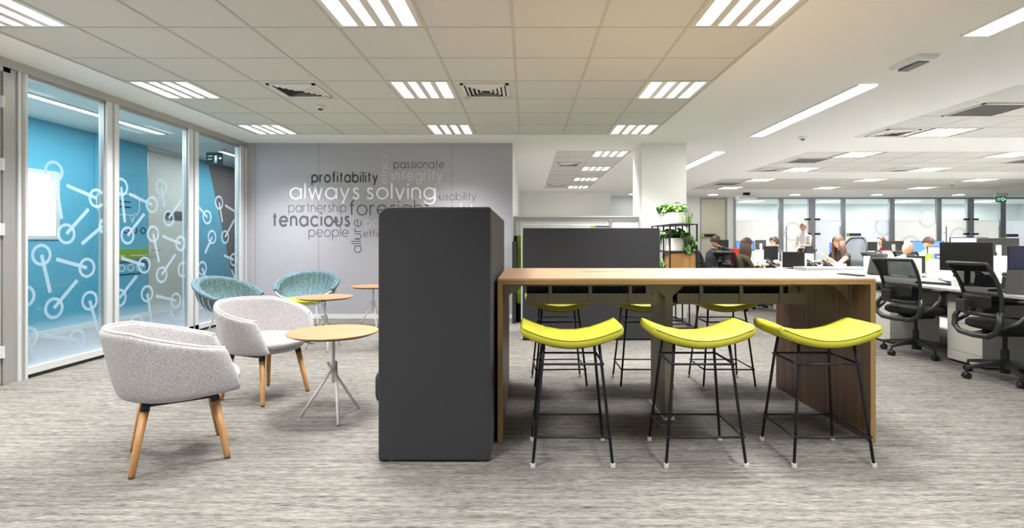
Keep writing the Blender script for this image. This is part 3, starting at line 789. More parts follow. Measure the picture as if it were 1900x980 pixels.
# ================================================================== HIGH-BACK SOFAS
def side_panel(mb, x0, x1, y0, y1, z0, z1, rad, corner):
    """upholstered slab in XZ with one rounded upper corner ('L' or None), extruded y0..y1"""
    pts = [(x0, z0), (x1, z0), (x1, z1)]
    if corner == 'L': pts += [(x0 + rad * (1 - math.cos(a)) if 0 else x0 + rad - rad * math.sin(a), z1 - rad + rad * math.cos(a)) for a in [k * PI / 2 / 8 for k in range(9)]]
    else: pts += [(x0, z1)]
    n = len(pts); vs = [(p[0], y0, p[1]) for p in pts] + [(p[0], y1, p[1]) for p in pts]
    mb.add(vs, [tuple(range(n)), tuple(range(n, 2 * n))[::-1]] + [((i + 1) % n, i, n + i, n + (i + 1) % n) for i in range(n)])
sf = thing('high_back_sofa', 'tall charcoal high-back sofa seen from its side, against the wooden high table', 'sofa')
H = 1.388
m = MB(); side_panel(m, -.806, -.195, 2.845, 2.93, .008, H, .062, 'L'); m.build('side_panel', M_char, sf, bevel=.012, seg=3, smooth=False)
m = MB(); side_panel(m, -.806, -.195, 4.50, 4.585, .008, H, .062, 'L'); m.build('side_panel', M_char, sf, bevel=.012, seg=3)
B('back_panel', M_char, sf, -.30, -.195, 2.93, 4.50, .008, H - .002, bevel=.012)
B('seat', M_char, sf, -.86, -.30, 2.94, 4.49, .285, .465, bevel=.04)
B('back_cushion', M_char, sf, -.42, -.31, 2.95, 4.48, .47, .95, bevel=.03)
B('plinth', M_black, sf, -.70, -.30, 3.0, 4.42, .03, .285)
for x in (-.74, -.25):
    for y in (2.885, 4.54): MB().lathe([(.018, 0), (.02, .012)], (x, y, 0), 12).build('glide', M_foot, sf)

s2 = thing('high_back_sofa', 'charcoal high-back sofa seen from behind, beyond the wooden high table', 'sofa')
X0, X1, Y0, Y1 = -.045, 1.617, 6.35, 7.0; H2 = 1.362
B('back_panel', M_char, s2, X0, X1, Y0, Y0 + .09, .012, H2, bevel=.012)
for x in (X0, X1 - .085): B('side_panel', M_char, s2, x, x + .085, Y0 + .09, Y1, .012, H2 - .005, bevel=.012)
B('seat', M_char, s2, X0 + .09, X1 - .09, Y0 + .1, Y1 + .03, .285, .465, bevel=.04)
B('side_trim', M_alu_l, s2, X0 - .022, X0 - .004, Y0 + .02, Y0 + .1, .01, H2 - .03)
s3 = thing('high_back_sofa', 'lime-green-lined high-back sofa facing the viewer, mostly hidden behind the dark one', 'sofa')
X0, X1, Y0, Y1 = -.205, 1.5, 7.62, 8.32; H3 = 1.29
B('back_panel', M_char, s3, X0, X1, Y1, Y1 + .08, .012, H3, bevel=.01)
B('back_lining', M_green_up, s3, X0 + .05, X1 - .05, Y1 - .05, Y1, .06, H3 - .01, bevel=.01)
B('side_panel', M_char, s3, X0 - .005, X0 + .045, Y0, Y1, .012, H3 - .09, bevel=.01); B('side_panel', M_char, s3, X1 - .045, X1, Y0, Y1, .012, H3 - .09, bevel=.01)
B('seat', M_green_up, s3, X0 + .05, X1 - .05, Y0 + .06, Y1 - .05, .285, .46, bevel=.03)
B('plinth', M_black, s3, X0 + .1, X1 - .1, Y0 + .15, Y1 - .05, 0, .285)

# ================================================================== HIGH TABLE
tb = thing('high_table', 'long high table with pale wood top and walnut side panels', 'table', (0, 0, 0))
TX0, TX1, TY0, TY1, TZ = -.172, 2.078, 3.12, 4.305, .98
MB().box(TX0, TX1, TY0, TY1, TZ - .012, TZ).build('table_top', M_top, tb, bevel=.001)
B('edge_band', M_edge, tb, TX0, TX1, TY0 + .001, TY1 - .001, TZ - .036, TZ - .0121)
for x0 in (TX0, TX1 - .03):
    sp = B('side_panel', M_walnut, tb, x0 + .001, x0 + .029, TY0 + .004, TY1 - .004, .004, TZ - .0365)
    B('edge_strip', M_edgev, sp, x0, x0 + .03, TY0, TY0 + .0035, .004, TZ - .0365)
    B('edge_strip', M_edgev, sp, x0, x0 + .03, TY1 - .0035, TY1, .004, TZ - .0365)
    B('glide_strip', M_black, sp, x0 + .005, x0 + .025, TY0 + .05, TY1 - .05, 0, .004)
# steel under-structure
B('under_beam', M_beige_m, tb, TX0 + .03, TX1 - .03, 3.46, 3.50, TZ - .075, TZ - .037)
B('under_beam', M_beige_m, tb, TX0 + .03, TX1 - .03, 3.98, 4.02, TZ - .075, TZ - .037)
lg = B('centre_leg', M_beige_m, tb, .93, .985, 3.53, 3.93, .01, TZ - .037, bevel=.003)
B('leg_foot', M_alu_l, lg, .92, .995, 3.52, 3.94, 0, .012)
g = MB()
for s in (-1, 1):
    x = .9575
    g.add([(x + s * .025, 3.53, TZ - .04), (x + s * .13, 3.53, TZ - .04), (x + s * .13, 3.53, TZ - .055), (x + s * .025, 3.53, TZ - .15), (x + s * .025, 3.56, TZ - .04), (x + s * .13, 3.56, TZ - .04), (x + s * .13, 3.56, TZ - .055), (x + s * .025, 3.56, TZ - .15)],
          [(0, 1, 2, 3), (7, 6, 5, 4), (0, 4, 5, 1), (1, 5, 6, 2), (2, 6, 7, 3), (3, 7, 4, 0)])
g.build('gusset', M_beige_m, tb)
def bracket(x, s, y=3.35, n='angle_bracket'):
    g = MB(); t_ = .012
    g.box(min(x, x + s * .13), max(x, x + s * .13), y, y + .05, TZ - .048, TZ - .037)
    g.box(min(x, x + s * .012), max(x, x + s * .012), y, y + .05, TZ - .16, TZ - .037)
    g.add([(x, y + .02, TZ - .045), (x + s * .12, y + .02, TZ - .045), (x, y + .02, TZ - .15), (x, y + .03, TZ - .045), (x + s * .12, y + .03, TZ - .045), (x, y + .03, TZ - .15)], [(0, 2, 1), (3, 4, 5), (0, 1, 4, 3), (1, 2, 5, 4), (2, 0, 3, 5)])
    g.build(n, M_beige_m, tb)
bracket(TX1 - .03, -1, 3.3); bracket(TX1 - .03, -1, 3.95); bracket(TX0 + .03, 1, 3.3); bracket(TX0 + .03, 1, 3.95)
B('under_plate', M_beige_m, tb, TX1 - .20, TX1 - .09, 3.25, 3.31, TZ - .055, TZ - .037)
for X0, X1 in ((.0, .865), (1.02, 1.89)):
    tr = B('cable_tray', M_beige_m, tb, X0, X1, 3.545, 3.553, .775, .848)
    B('tray_floor', M_beige_m, tr, X0, X1, 3.553, 3.82, .775, .782)
    B('tray_rear', M_plast, tr, X0, X1, 3.80, 3.808, .782, .905)
    for k in range(3):
        x = X0 + .16 + k * .27
        B('tray_hanger', M_beige_m, tr, x - .012, x + .012, 3.538, 3.545, .785, TZ - .037)
    g = MB()
    for k in range(5):
        x = X0 + .1 + k * .16; g.tube([(x, 3.65, .80), (x + .03, 3.62, .87), (x + .08, 3.7, .90), (x + .11, 3.75, .80)], .004, 6)
    g.build('cable', M_cable, tr)
for x0, x1 in ((XZ(1074, 3.85), XZ(1163, 3.85)), (XZ(1288, 3.85), XZ(1383, 3.85))):
    fp = B('power_flap', M_alu, tb, x0, x1, 3.70, 3.82, TZ, TZ + .0015); B('flap_slot', M_dark, fp, x0 + .02, x1 - .02, 3.815, 3.83, TZ, TZ + .002)

# ================================================================== STOOLS
def make_stool(label, loc, rz, group):
    t = thing('bar_stool', label, 'stool', loc, rz, group)
    def ztop(x): return .680 + .060 * (abs(x) / .25) ** 1.9
    N = 41; n = 20; m = MB(); HX = .268
    vs = []
    for i in range(N):
        x = -HX + 2 * HX * i / (N - 1)
        e = 1 - (abs(x) / HX) ** 14          # rounded ends
        hy = .178 * (.90 + .10 * math.sqrt(max(0, e))); ht = .029 * (.45 + .55 * math.sqrt(max(0, e)))
        slope = .060 / .25 * 1.9 * (abs(x) / .25) ** .9 * (1 if x > 0 else -1)
        nv = Vector((-slope, 0, 1)).normalized()
        tuft = .004 * sum(math.exp(-((x - q) / .012) ** 2) for q in (-.13, -.045, .045, .13))
        c = Vector((x, 0, ztop(x))) - nv * (ht + .0)
        for j in range(n):
            a = 2 * PI * j / n; ca, sa = math.cos(a), math.sin(a)
            yy = hy * math.copysign(abs(ca) ** .35, ca); hh = ht * math.copysign(abs(sa) ** .45, sa)
            if sa > .3: hh -= tuft * (1 - abs(yy / .18) ** 4); hh += .004 * math.cos(yy / .18 * 1.4)
            vs.append(c + Vector((0, yy, 0)) + nv * hh)
    fs = [(i * n + j, (i + 1) * n + j, (i + 1) * n + (j + 1) % n, i * n + (j + 1) % n) for i in range(N - 1) for j in range(n)]
    fs += [tuple(range(n)), tuple((N - 1) * n + j for j in range(n))[::-1]]
    m.add(vs, fs); st = m.build('seat', M_lime, t, smooth=True)
    m = MB()
    for s in (-1, 1):
        pts = []
        for i in range(25):
            x = -HX + .006 + (2 * HX - .012) * i / 24
            pts.append((x, s * .176, ztop(x) - .012))
        m.tube(pts, .0028, 6)
    for s in (-1, 1): m.tube([(s * HX, -.17, ztop(HX) - .01), (s * HX, .17, ztop(HX) - .01)], .0028, 6)
    m.build('piping', M_lime_d, st, smooth=True)
    m = MB(); N = 13
    m.grid(lambda u, v: (-.19 + .38 * u, -.13 + .26 * v, ztop(-.19 + .38 * u) - .0605), 13, 4); m.build('seat_pan', M_black, t, solid=.006)
    r = .0082
    for sx in (-1, 1):
        for sy in (-1, 1):
            l = MB().tube([(sx * .212, sy * .19, .012), (sx * .160, sy * .137, .538), (sx * .150, sy * .118, .640)], r, 8).build('leg', M_black, t, smooth=True)
            MB().lathe([(.012, 0), (.014, .004), (.013, .024)], (sx * .212, sy * .19, 0), 12).build('glide', M_foot, l)
    for z, kx, ky in ((.538, .168, .145), (.159, .205, .184)):
        nm = 'seat_ring' if z > .3 else 'foot_ring'
        m = MB().tube([(-kx, -ky, z), (kx, -ky, z), (kx, ky, z), (-kx, ky, z)][:2], .006, 8)
        m.tube([(-kx, ky, z), (kx, ky, z)], .006, 8); m.tube([(-kx, -ky, z), (-kx, ky, z)], .006, 8); m.tube([(kx, -ky, z), (kx, ky, z)], .006, 8)
        m.build(nm, M_black, t, smooth=True)
    return t
st0 = make_stool('lime padded bar stool in the front row, nearest the dark sofa', (.245, 2.97, 0), math.radians(0), 'lime bar stools at the high table')
for i, (x, y, rz, lab) in enumerate([(.952, 2.97, 0, 'lime padded bar stool in the middle of the front row'), (1.63, 2.97, 0, 'lime padded bar stool in the front row by the walnut side panel'),
                    (.27, 4.44, 3, 'lime bar stool behind the table, on the left'), (.975, 4.44, 0, 'lime bar stool behind the table, in the middle'), (1.645, 4.44, 0, 'lime bar stool behind the table, on the right')]):
    dup(st0, (x, y, 0), math.radians(rz), lab)

# ================================================================== TUB CHAIRS
def make_tub(label, loc, rz):
    t = thing('tub_chair', label, 'chair', loc, rz, 'pale grey tub chairs')
    A = math.radians(132)
    def h(a):
        d = abs(math.degrees(a))
        if d < 50: return .745 - .01 * (d / 50) ** 2
        if d < 105: return .735 - .085 * ((d - 50) / 55)
        return .65 - .03 * ((d - 105) / 27) 
    def shell(u, v, off=0):
        a = -A + 2 * A * u; zt = h(a); z0 = .375
        d = abs(math.degrees(a))
        f = 1.0
        bx, by = .25, .275; rx, ry = .335, .335
        k = v ** .72
        # front lean of the arm edge
        z = z0 + (zt - z0) * v
        R = 1 + off
        x = -(bx + (rx - bx) * k) * math.cos(a) * R; y = (by + (ry - by) * k) * math.sin(a) * R
        if d > 95: 
            q = (d - 95) / 37; x += q * (.11 * (1 - v) ** 1.1 - .03 * v ** 2)
        return (x - .0, y, z)
    m = MB(); m.grid(shell, 41, 10); o = m.build('shell', M_greyfab, t, smooth=True, solid=.042, sub=1)
    o.modifiers.move(0, 0)
    m = MB().lathe([(.02, .352), (.17, .350), (.235, .362), (.262, .385), (.262, .41), (.05, .412)], n=40, sx=1.02, sy=1.06)
    m.build('seat_base', M_greyfab, t, smooth=True)
    m = MB()
    def sq(r, z, x0=.01):
        return [(x0 + r * .275 * math.copysign(abs(math.cos(a)) ** .8, math.cos(a)) + (.012 if math.cos(a) > 0 else 0) * abs(math.cos(a)), r * .262 * math.copysign(abs(math.sin(a)) ** .8, math.sin(a)), z) for a in [2 * PI * k / 40 for k in range(40)]]
    prof = [(.2, .402), (.92, .404), (.995, .418), (1.0, .436), (.985, .455), (.90, .468), (.5, .474), (.05, .476)]
    vs = []; [vs.extend(sq(r, z)) for r, z in prof]; k = len(prof)
    fs = [(i * 40 + j, i * 40 + (j + 1) % 40, (i + 1) * 40 + (j + 1) % 40, (i + 1) * 40 + j) for i in range(k - 1) for j in range(40)] + [tuple(range(40))[::-1], tuple((k - 1) * 40 + j for j in range(40))]
    m.add(vs, fs); m.build('seat_cushion', M_seatfab, t, smooth=True)
    # rim piping
    pts = [Vector(shell(i / 48, 1)) + Vector((0, 0, .0)) for i in range(49)]
    MB().tube(pts, .0075, 8).build('rim_piping', M_seatfab, t, smooth=True)
    for sx in (-1, 1):
        for sy in (-1, 1):
            p = Vector((sx * .215, sy * .215, .0)); q = Vector((sx * .150, sy * .165, .372)); d = q - p
            l = MB().tube([p + d * .01, p + d * .05, p + d * .86], [.0125, .0155, .0215], 14).build('leg', M_oakleg, t, smooth=True)
            MB().tube([p + d * .855, p + d * .99], [.0225, .0235], 14).build('collar', M_black, l, smooth=True)
            MB().tube([p, p + d * .012], [.012, .0125], 12).build('foot_pad', M_plast, l)
    m = MB()
    for s in (-1, 1): m.box(-.16, .16, s * .165 - .012, s * .165 + .012, .338, .352)
    m.build('under_rail', M_black, t)
    return t
tc0 = make_tub('pale grey fabric tub chair with oak legs, nearest the viewer, seen from behind', (-1.953, 2.951, 0), math.radians(36))
dup(tc0, (-2.03, 4.08, 0), math.radians(-22), 'pale grey fabric tub chair with oak legs, open side turned to the front round table')

# ================================================================== SIDE TABLES
def make_side_table(label, loc, rz):
    t = thing('side_table', label, 'table', loc, rz, 'small round oak side tables')
    tp = MB().lathe([(.02, .566), (.27, .566), (.296, .576), (.3, .582), (.299, .585), (.02, .585)], n=64).build('table_top', M_oaktop, t)
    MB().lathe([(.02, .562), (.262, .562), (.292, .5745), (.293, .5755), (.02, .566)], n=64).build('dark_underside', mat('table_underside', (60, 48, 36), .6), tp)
    MB().tube([(0, 0, .235), (0, 0, .562)], .0115, 12).build('pole', M_metalw, t, smooth=True)
    MB().lathe([(.05, .556), (.05, .562)], n=24).build('top_plate', M_metalw, t)
    for (fx, fy) in ((-.222, .01), (.10, -.184), (.117, .175)):
        d = Vector((fx, fy, 0)).normalized(); s = Vector((-d.y, d.x, 0)) * .021
        top = -d * .03 + s + Vector((0, 0, .372)); foot = Vector((fx, fy, .006))
        MB().tube([foot, top], .0095, 10).build('leg', M_metalw, t, smooth=True)
    return t
sd0 = make_side_table('round oak side table on white tripod legs, in front of the tub chairs', (-1.323, 3.588, 0), 0)
dup(sd0, (-2.245, 5.84, 0), 0, 'round oak side table on white tripod legs, in front of the teal chair')
dup(sd0, (-2.12, 7.25, 0), 0, 'round oak side table near the grey wall, half hidden by the dark sofa')

# ================================================================== TEAL WIRE CHAIRS
def make_wire(label, loc, rz):
    t = thing('wire_lounge_chair', label, 'chair', loc, rz, 'teal wire lounge chairs')
    RY = .405
    def rim(a):      # a=0 at the back (-x)
        c, s = math.cos(a), math.sin(a)
        x = -.07 - .31 * c if c > 0 else -.07 - .33 * c
        z = .43 + .32 * ((c + 1) / 2) ** .9
        return Vector((x, RY * s, z))
    base = lambda a: Vector((.02 - .17 * math.cos(a), .2 * math.sin(a), .375))
    def bowl(a, v, off=0):
        p, q = base(a), rim(a); k = v
        bulge = math.sin(PI * v)
        r = p.lerp(q, k); d = Vector((q.x - p.x, q.y - p.y, 0)); 
        r.x += d.x * .22 * bulge; r.y += d.y * .22 * bulge; r.z -= .05 * bulge
        n = Vector((-math.cos(a), math.sin(a), -.5)).normalized()
        return r - n * off
    MB().tube([rim(2 * PI * k / 56) for k in range(56)], .0085, 8, closed=True).build('rim', M_metalw, t, smooth=True)
    MB().tube([base(2 * PI * k / 40) for k in range(40)], .0075, 8, closed=True).build('seat_hoop', M_metalw, t, smooth=True)
    for k in range(30):
        a = 2 * PI * (k + .5) / 30
        MB().tube([bowl(a, v / 7) for v in range(8)], .0042, 6).build('wire', M_metalw, t, smooth=True)
    # padded knit liner, vertical channels
    m = MB(); A = math.radians(118); NA, NV = 133, 10
    def pad(u, v, off):
        a = -A + 2 * A * u; e = min(u, 1 - u) / .04; th = .034 * min(1, e ** .5 if e > 0 else 0)
        rib = .020 * abs(math.sin(u * PI * 19)) ** .6
        vv = .03 + .99 * v + .03
        return bowl(a, min(vv, 1.03), off * 1.0 * (th + rib) + .007)
    m.grid(lambda u, v: pad(u, v, 1), NA, NV)
    n0 = len(m.v); m.grid(lambda u, v: pad(u, v, 0), NA, NV)
    # close edges
    fs = []
    for i in range(NA - 1):
        for j in (0, NV - 1): fs.append((i * NV + j, (i + 1) * NV + j, n0 + (i + 1) * NV + j, n0 + i * NV + j))
    m.f += fs; m.m += [0] * len(fs)
    m.build('knit_pad', M_teal, t, smooth=True)
    pts = [rim(-A + 2 * A * k / 50) + Vector((0, 0, .018)) for k in range(51)]
    MB().tube(pts, [.021 + .004 * (k % 2) for k in range(51)], 10).build('pad_roll', M_teal, t, smooth=True)
    MB().lathe([(.02, .385), (.20, .386), (.232, .40), (.236, .42), (.215, .438), (.02, .446)], (.06, 0, 0), n=40, sx=1.02, sy=1.12).build('seat_cushion', M_yel, t, smooth=True)
    for sx in (-1, 1):
        m = MB()
        m.tube([(sx * .235 + .03, -.25, .006), (sx * .15 + .03, -.185, .33), (sx * .14 + .03, -.16, .362), (sx * .14 + .03, .16, .362), (sx * .15 + .03, .185, .33), (sx * .235 + .03, .25, .006)], .0085, 8)
        m.build('leg_hoop', M_metalw, t, smooth=True)
    m = MB()
    for sy in (-1, 1): m.tube([(-.165, sy * .215, .18), (.225, sy * .215, .18)], .006, 8)
    m.build('stretcher', M_metalw, t, smooth=True)
    return t
wc0 = make_wire('teal knit wire lounge chair with yellow cushion facing the viewer by the grey wall', (-3.0, 7.12, 0), math.radians(-84))
dup(wc0, (-3.42, 6.15, 0), math.radians(-12), 'teal wire lounge chair seen from behind its white ribs, beside the glass partition')
dup(wc0, (-1.36, 6.05, 0), math.radians(180), 'wire lounge chair behind the tall dark sofa, only a white leg showing')

# ================================================================== PLANT SHELF
sh = thing('metal_shelf', 'black steel frame shelf with oak box, in front of the white column', 'shelf')
SX0, SX1 = 1.936, 2.30; SYs = (7.08, 7.41, 7.74, 8.09); ST = 1.425
m = MB(); b_ = .009
for x in (SX0, SX1):
    for y in SYs: m.box(x - b_, x + b_, y - b_, y + b_, 0, ST)
    for z in (.03, 1.055): m.box(x - b_, x + b_, SYs[0], SYs[-1], z - b_, z + b_)
for y in SYs:
    for z in (.03, 1.055): m.box(SX0, SX1, y - b_, y + b_, z - b_, z + b_)
m.build('frame', M_black, sh)
B('top_plate', M_black, sh, SX0 - .012, SX1 + .012, SYs[0] - .012, SYs[-1] + .03, ST, ST + .012)
B('mid_plate', M_black, sh, SX0, SX1, SYs[0], SYs[-1], 1.062, 1.07)
for k in range(4):
    x0 = SX0 + .012 + k * .0855; B('oak_board', M_boxwood, sh, x0, x0 + .0835, SYs[0] + .01, SYs[0] + .028, .70, 1.045)
for k in range(3):
    y0 = SYs[0] + .03 + k * .1; B('oak_board', M_boxwood, sh, SX0 + .012, SX0 + .03, y0, y0 + .098, .70, 1.045)
B('oak_box', M_boxwood, sh, SX0 + .031, SX1 - .012, SYs[0] + .0285, 7.4, .70, 1.04)
def planter(name, label, c, sx, sy, z0, z1, spill, n, mleaf, seed):
    rnd = random.Random(seed)
    t = thing(name, label, 'plant')
    m = MB(); k = .92
    pr = [(1.0, z0), (1.0, z0 + .02), (.93, z1 - .01), (.93, z1), (.86, z1), (.86, z1 - .03)]
    def rr(f, z):
        out = []
        for q in range(40):
            a = 2 * PI * q / 40; out.append((c[0] + f * sx * math.copysign(abs(math.cos(a)) ** .35, math.cos(a)), c[1] + f * sy * math.copysign(abs(math.sin(a)) ** .35, math.sin(a)), z))
        return out
    vs = []; [vs.extend(rr(f, z)) for f, z in pr]
    fs = [(i * 40 + j, i * 40 + (j + 1) % 40, (i + 1) * 40 + (j + 1) % 40, (i + 1) * 40 + j) for i in range(len(pr) - 1) for j in range(40)] + [tuple(range(40))[::-1]]
    m.add(vs, fs); m.build('pot', M_planter, t)
    m = MB(); m.add(rr(.86, z1 - .025), [tuple(range(40))]); m.build('soil', M_soil, t)
    stems = MB()
    proto = []
    for q in range(3):
        mm = MB(); L = .085 + .012 * q; W = .03 + .004 * q; row = []
        vs = []; 
        for i in range(6):
            u = i / 5; wdt = W * math.sin(PI * min(1, u * .93 + .07)) ** .75 * (1.15 - .5 * u); x = L * u; z = -.03 * u * u
            vs += [(x, -wdt, z + .012), (x, 0, z), (x, wdt, z + .012)]
        fs = []
        for i in range(5):
            a = i * 3; fs += [(a, a + 3, a + 4, a + 1), (a + 1, a + 4, a + 5, a + 2)]
        mm.add(vs, fs); proto.append(mm)
    leaf_me = []
    for i in range(n):
        a = rnd.uniform(0, 2 * PI); out = rnd.uniform(.1, 1) ** .6
        if i < n * spill:
            # trailing over the right / front rim
            tx = c[0] + sx * rnd.uniform(.3, 1.35); ty = c[1] - sy * 1.05 - rnd.uniform(0, .05) if rnd.random() < .6 else c[1] + rnd.uniform(-sy, sy)
            if ty > c[1] - sy: tx = c[0] + sx * rnd.uniform(1.05, 1.3)
            tz = z1 - rnd.uniform(0, .17)
            tip = Vector((tx, ty, tz)); mid_ = Vector((c[0] + (tx - c[0]) * .8, c[1] + (ty - c[1]) * .9, z1 + .03))
        else:
            tip = Vector((c[0] + sx * 1.15 * out * math.cos(a), c[1] + sy * 1.05 * out * math.sin(a), z1 + .02 + rnd.uniform(.0, .12) * (1.15 - .5 * out))); mid_ = Vector((c[0] + sx * .6 * out * math.cos(a), c[1] + sy * .6 * out * math.sin(a), z1 + .05))
        root = Vector((c[0] + sx * .4 * math.cos(a), c[1] + sy * .4 * math.sin(a), z1 - .03))
        stems.tube([root, mid_, tip], .002, 4)
        if i < 3: ob = proto[i % 3].build('leaf', mleaf, t, smooth=True); leaf_me.append(ob.data)
        else: ob = bpy.data.objects.new('leaf', leaf_me[i % 3]); COL.objects.link(ob); ob.parent = t
        ob.location = tip
        yaw = a + rnd.uniform(-.6, .6) if i >= n * spill else rnd.uniform(-PI * .9, 0)
        ob.rotation_euler = (rnd.uniform(-.5, .5), rnd.uniform(-.4, 1.0) if i >= n * spill else rnd.uniform(.6, 1.5), yaw)
        s_ = rnd.uniform(.5, .95); ob.scale = (s_, s_, s_)
    stems.build('stems', M_leaf2, t, smooth=True)
    return t
planter('potted_pothos', 'trailing variegated plant in white planter on top of the black shelf', (2.075, 7.5), .13, .36, ST + .012, 1.60, .10, 170, M_leaf, 3)
planter('potted_pothos', 'trailing plant in white planter on the lower shelf, above the oak box', (2.10, 7.42), .14, .28, 1.07, 1.245, .42, 210, M_leaf2, 11)
planter('potted_fern', 'small dark leafy plant between the dark sofa and the shelf', (1.83, 7.25), .06, .06, 0.7, .82, .1, 26, M_leaf2, 5)
B('plant_stand', M_black, None, 1.76, 1.90, 7.18, 7.32, 0, .7); tag(bpy.data.objects['plant_stand'], 'narrow black stand under the small plant beside the shelf', 'stand')

# ================================================================== OPEN-PLAN DESKS
PITCH = 1.25
def desk(x0, x1, y0, y1, label, open_side):
    t = thing('office_desk', label, 'desk', ((x0 + x1) / 2, (y0 + y1) / 2, 0))
    hx, hy = (x1 - x0) / 2, (y1 - y0) / 2 - .003
    B('desk_top', M_desk, t, -hx, hx, -hy, hy, .705, .73, bevel=.002)
    B('under_frame', M_deskdk, t, -hx + .05, hx - .05, -hy + .03, hy - .03, .665, .7045)
    for s in (-1, 1):
        B('leg', M_beige_m, t, -hx + (.06 if open_side > 0 else .22), -hx + (.11 if open_side > 0 else .27), s * (hy - .04) - .02, s * (hy - .04) + .02, 0, .665); B('leg', M_beige_m, t, hx - (.27 if open_side > 0 else .11), hx - (.22 if open_side > 0 else .06), s * (hy - .04) - .02, s * (hy - .04) + .02, 0, .665)
    q = hx - .02 if open_side < 0 else -hx + .02
    B('modesty_panel', M_refl, t, min(q, q + .018 * open_side), max(q, q + .018 * open_side), -hy + .02, hy - .02, .30, .66)
    return t
bn = ['first', 'second', 'third']; seq = ['nearest the viewer', 'second from the viewer', 'third from the viewer', 'fourth from the viewer', 'fifth from the viewer', 'sixth from the viewer', 'seventh from the viewer', 'farthest']
BX0 = [4.2, 7.0, 9.9]
for b in range(3):
    for k in range(7):
        y0 = 4.08 + PITCH * k; y1 = y0 + PITCH
        desk(BX0[b], BX0[b] + .78, y0, y1, 'white desk on the left side of the %s desk row, %s' % (bn[b], seq[k]), -1)
        desk(BX0[b] + .82, BX0[b] + 1.6, y0, y1, 'white desk on the right side of the %s desk row, %s' % (bn[b], seq[k]), 1)
        if b == 0 and k == 3: continue
        t = thing('desk_screen', 'pale green desk divider along the %s desk row, %s' % (bn[b], seq[k]), 'divider', (BX0[b] + .80, (y0 + y1) / 2, 0))
        B('panel', M_screenp, t, -.009, .009, -.56, .56, .745, .985); B('clamp', M_alu, t, -.018, .018, -.4, -.36, .66, .76); B('clamp', M_alu, t, -.018, .018, .36, .4, .66, .76)
dk = thing('office_desk', 'white desk at the right edge of the view, behind the laptop', 'desk', (4.99, 3.45, 0))
B('desk_top', M_desk, dk, -.79, .79, -.62, .62, .705, .73, bevel=.002); B('leg_frame', M_beige_m, dk, -.7, .7, -.55, -.5, 0, .705)

def pedestal(loc, label):
    t = thing('drawer_pedestal', label, 'cabinet', loc)
    B('body', M_ped, t, .018, .58, -.205, .205, .02, .60); B('plinth', M_gapd, t, .03, .56, -.195, .195, 0, .02)
    for z0, z1 in ((.025, .115), (.119, .395), (.399, .535), (.539, .598)):
        d = B('drawer', M_ped, t, 0, .0175, -.204, .204, z0, z1, bevel=.002)
    return t
pedestal((4.26, 5.105, 0), 'cream drawer pedestal under the first desk row, between the two near office chairs')
pedestal((4.26, 6.35, 0), 'cream drawer pedestal behind the left near office chair, by the walnut panel')
pedestal((4.26, 7.6, 0), 'cream drawer pedestal under the first desk row, third back')
pedestal((4.26, 8.85, 0), 'cream drawer pedestal under the first desk row, fourth back')

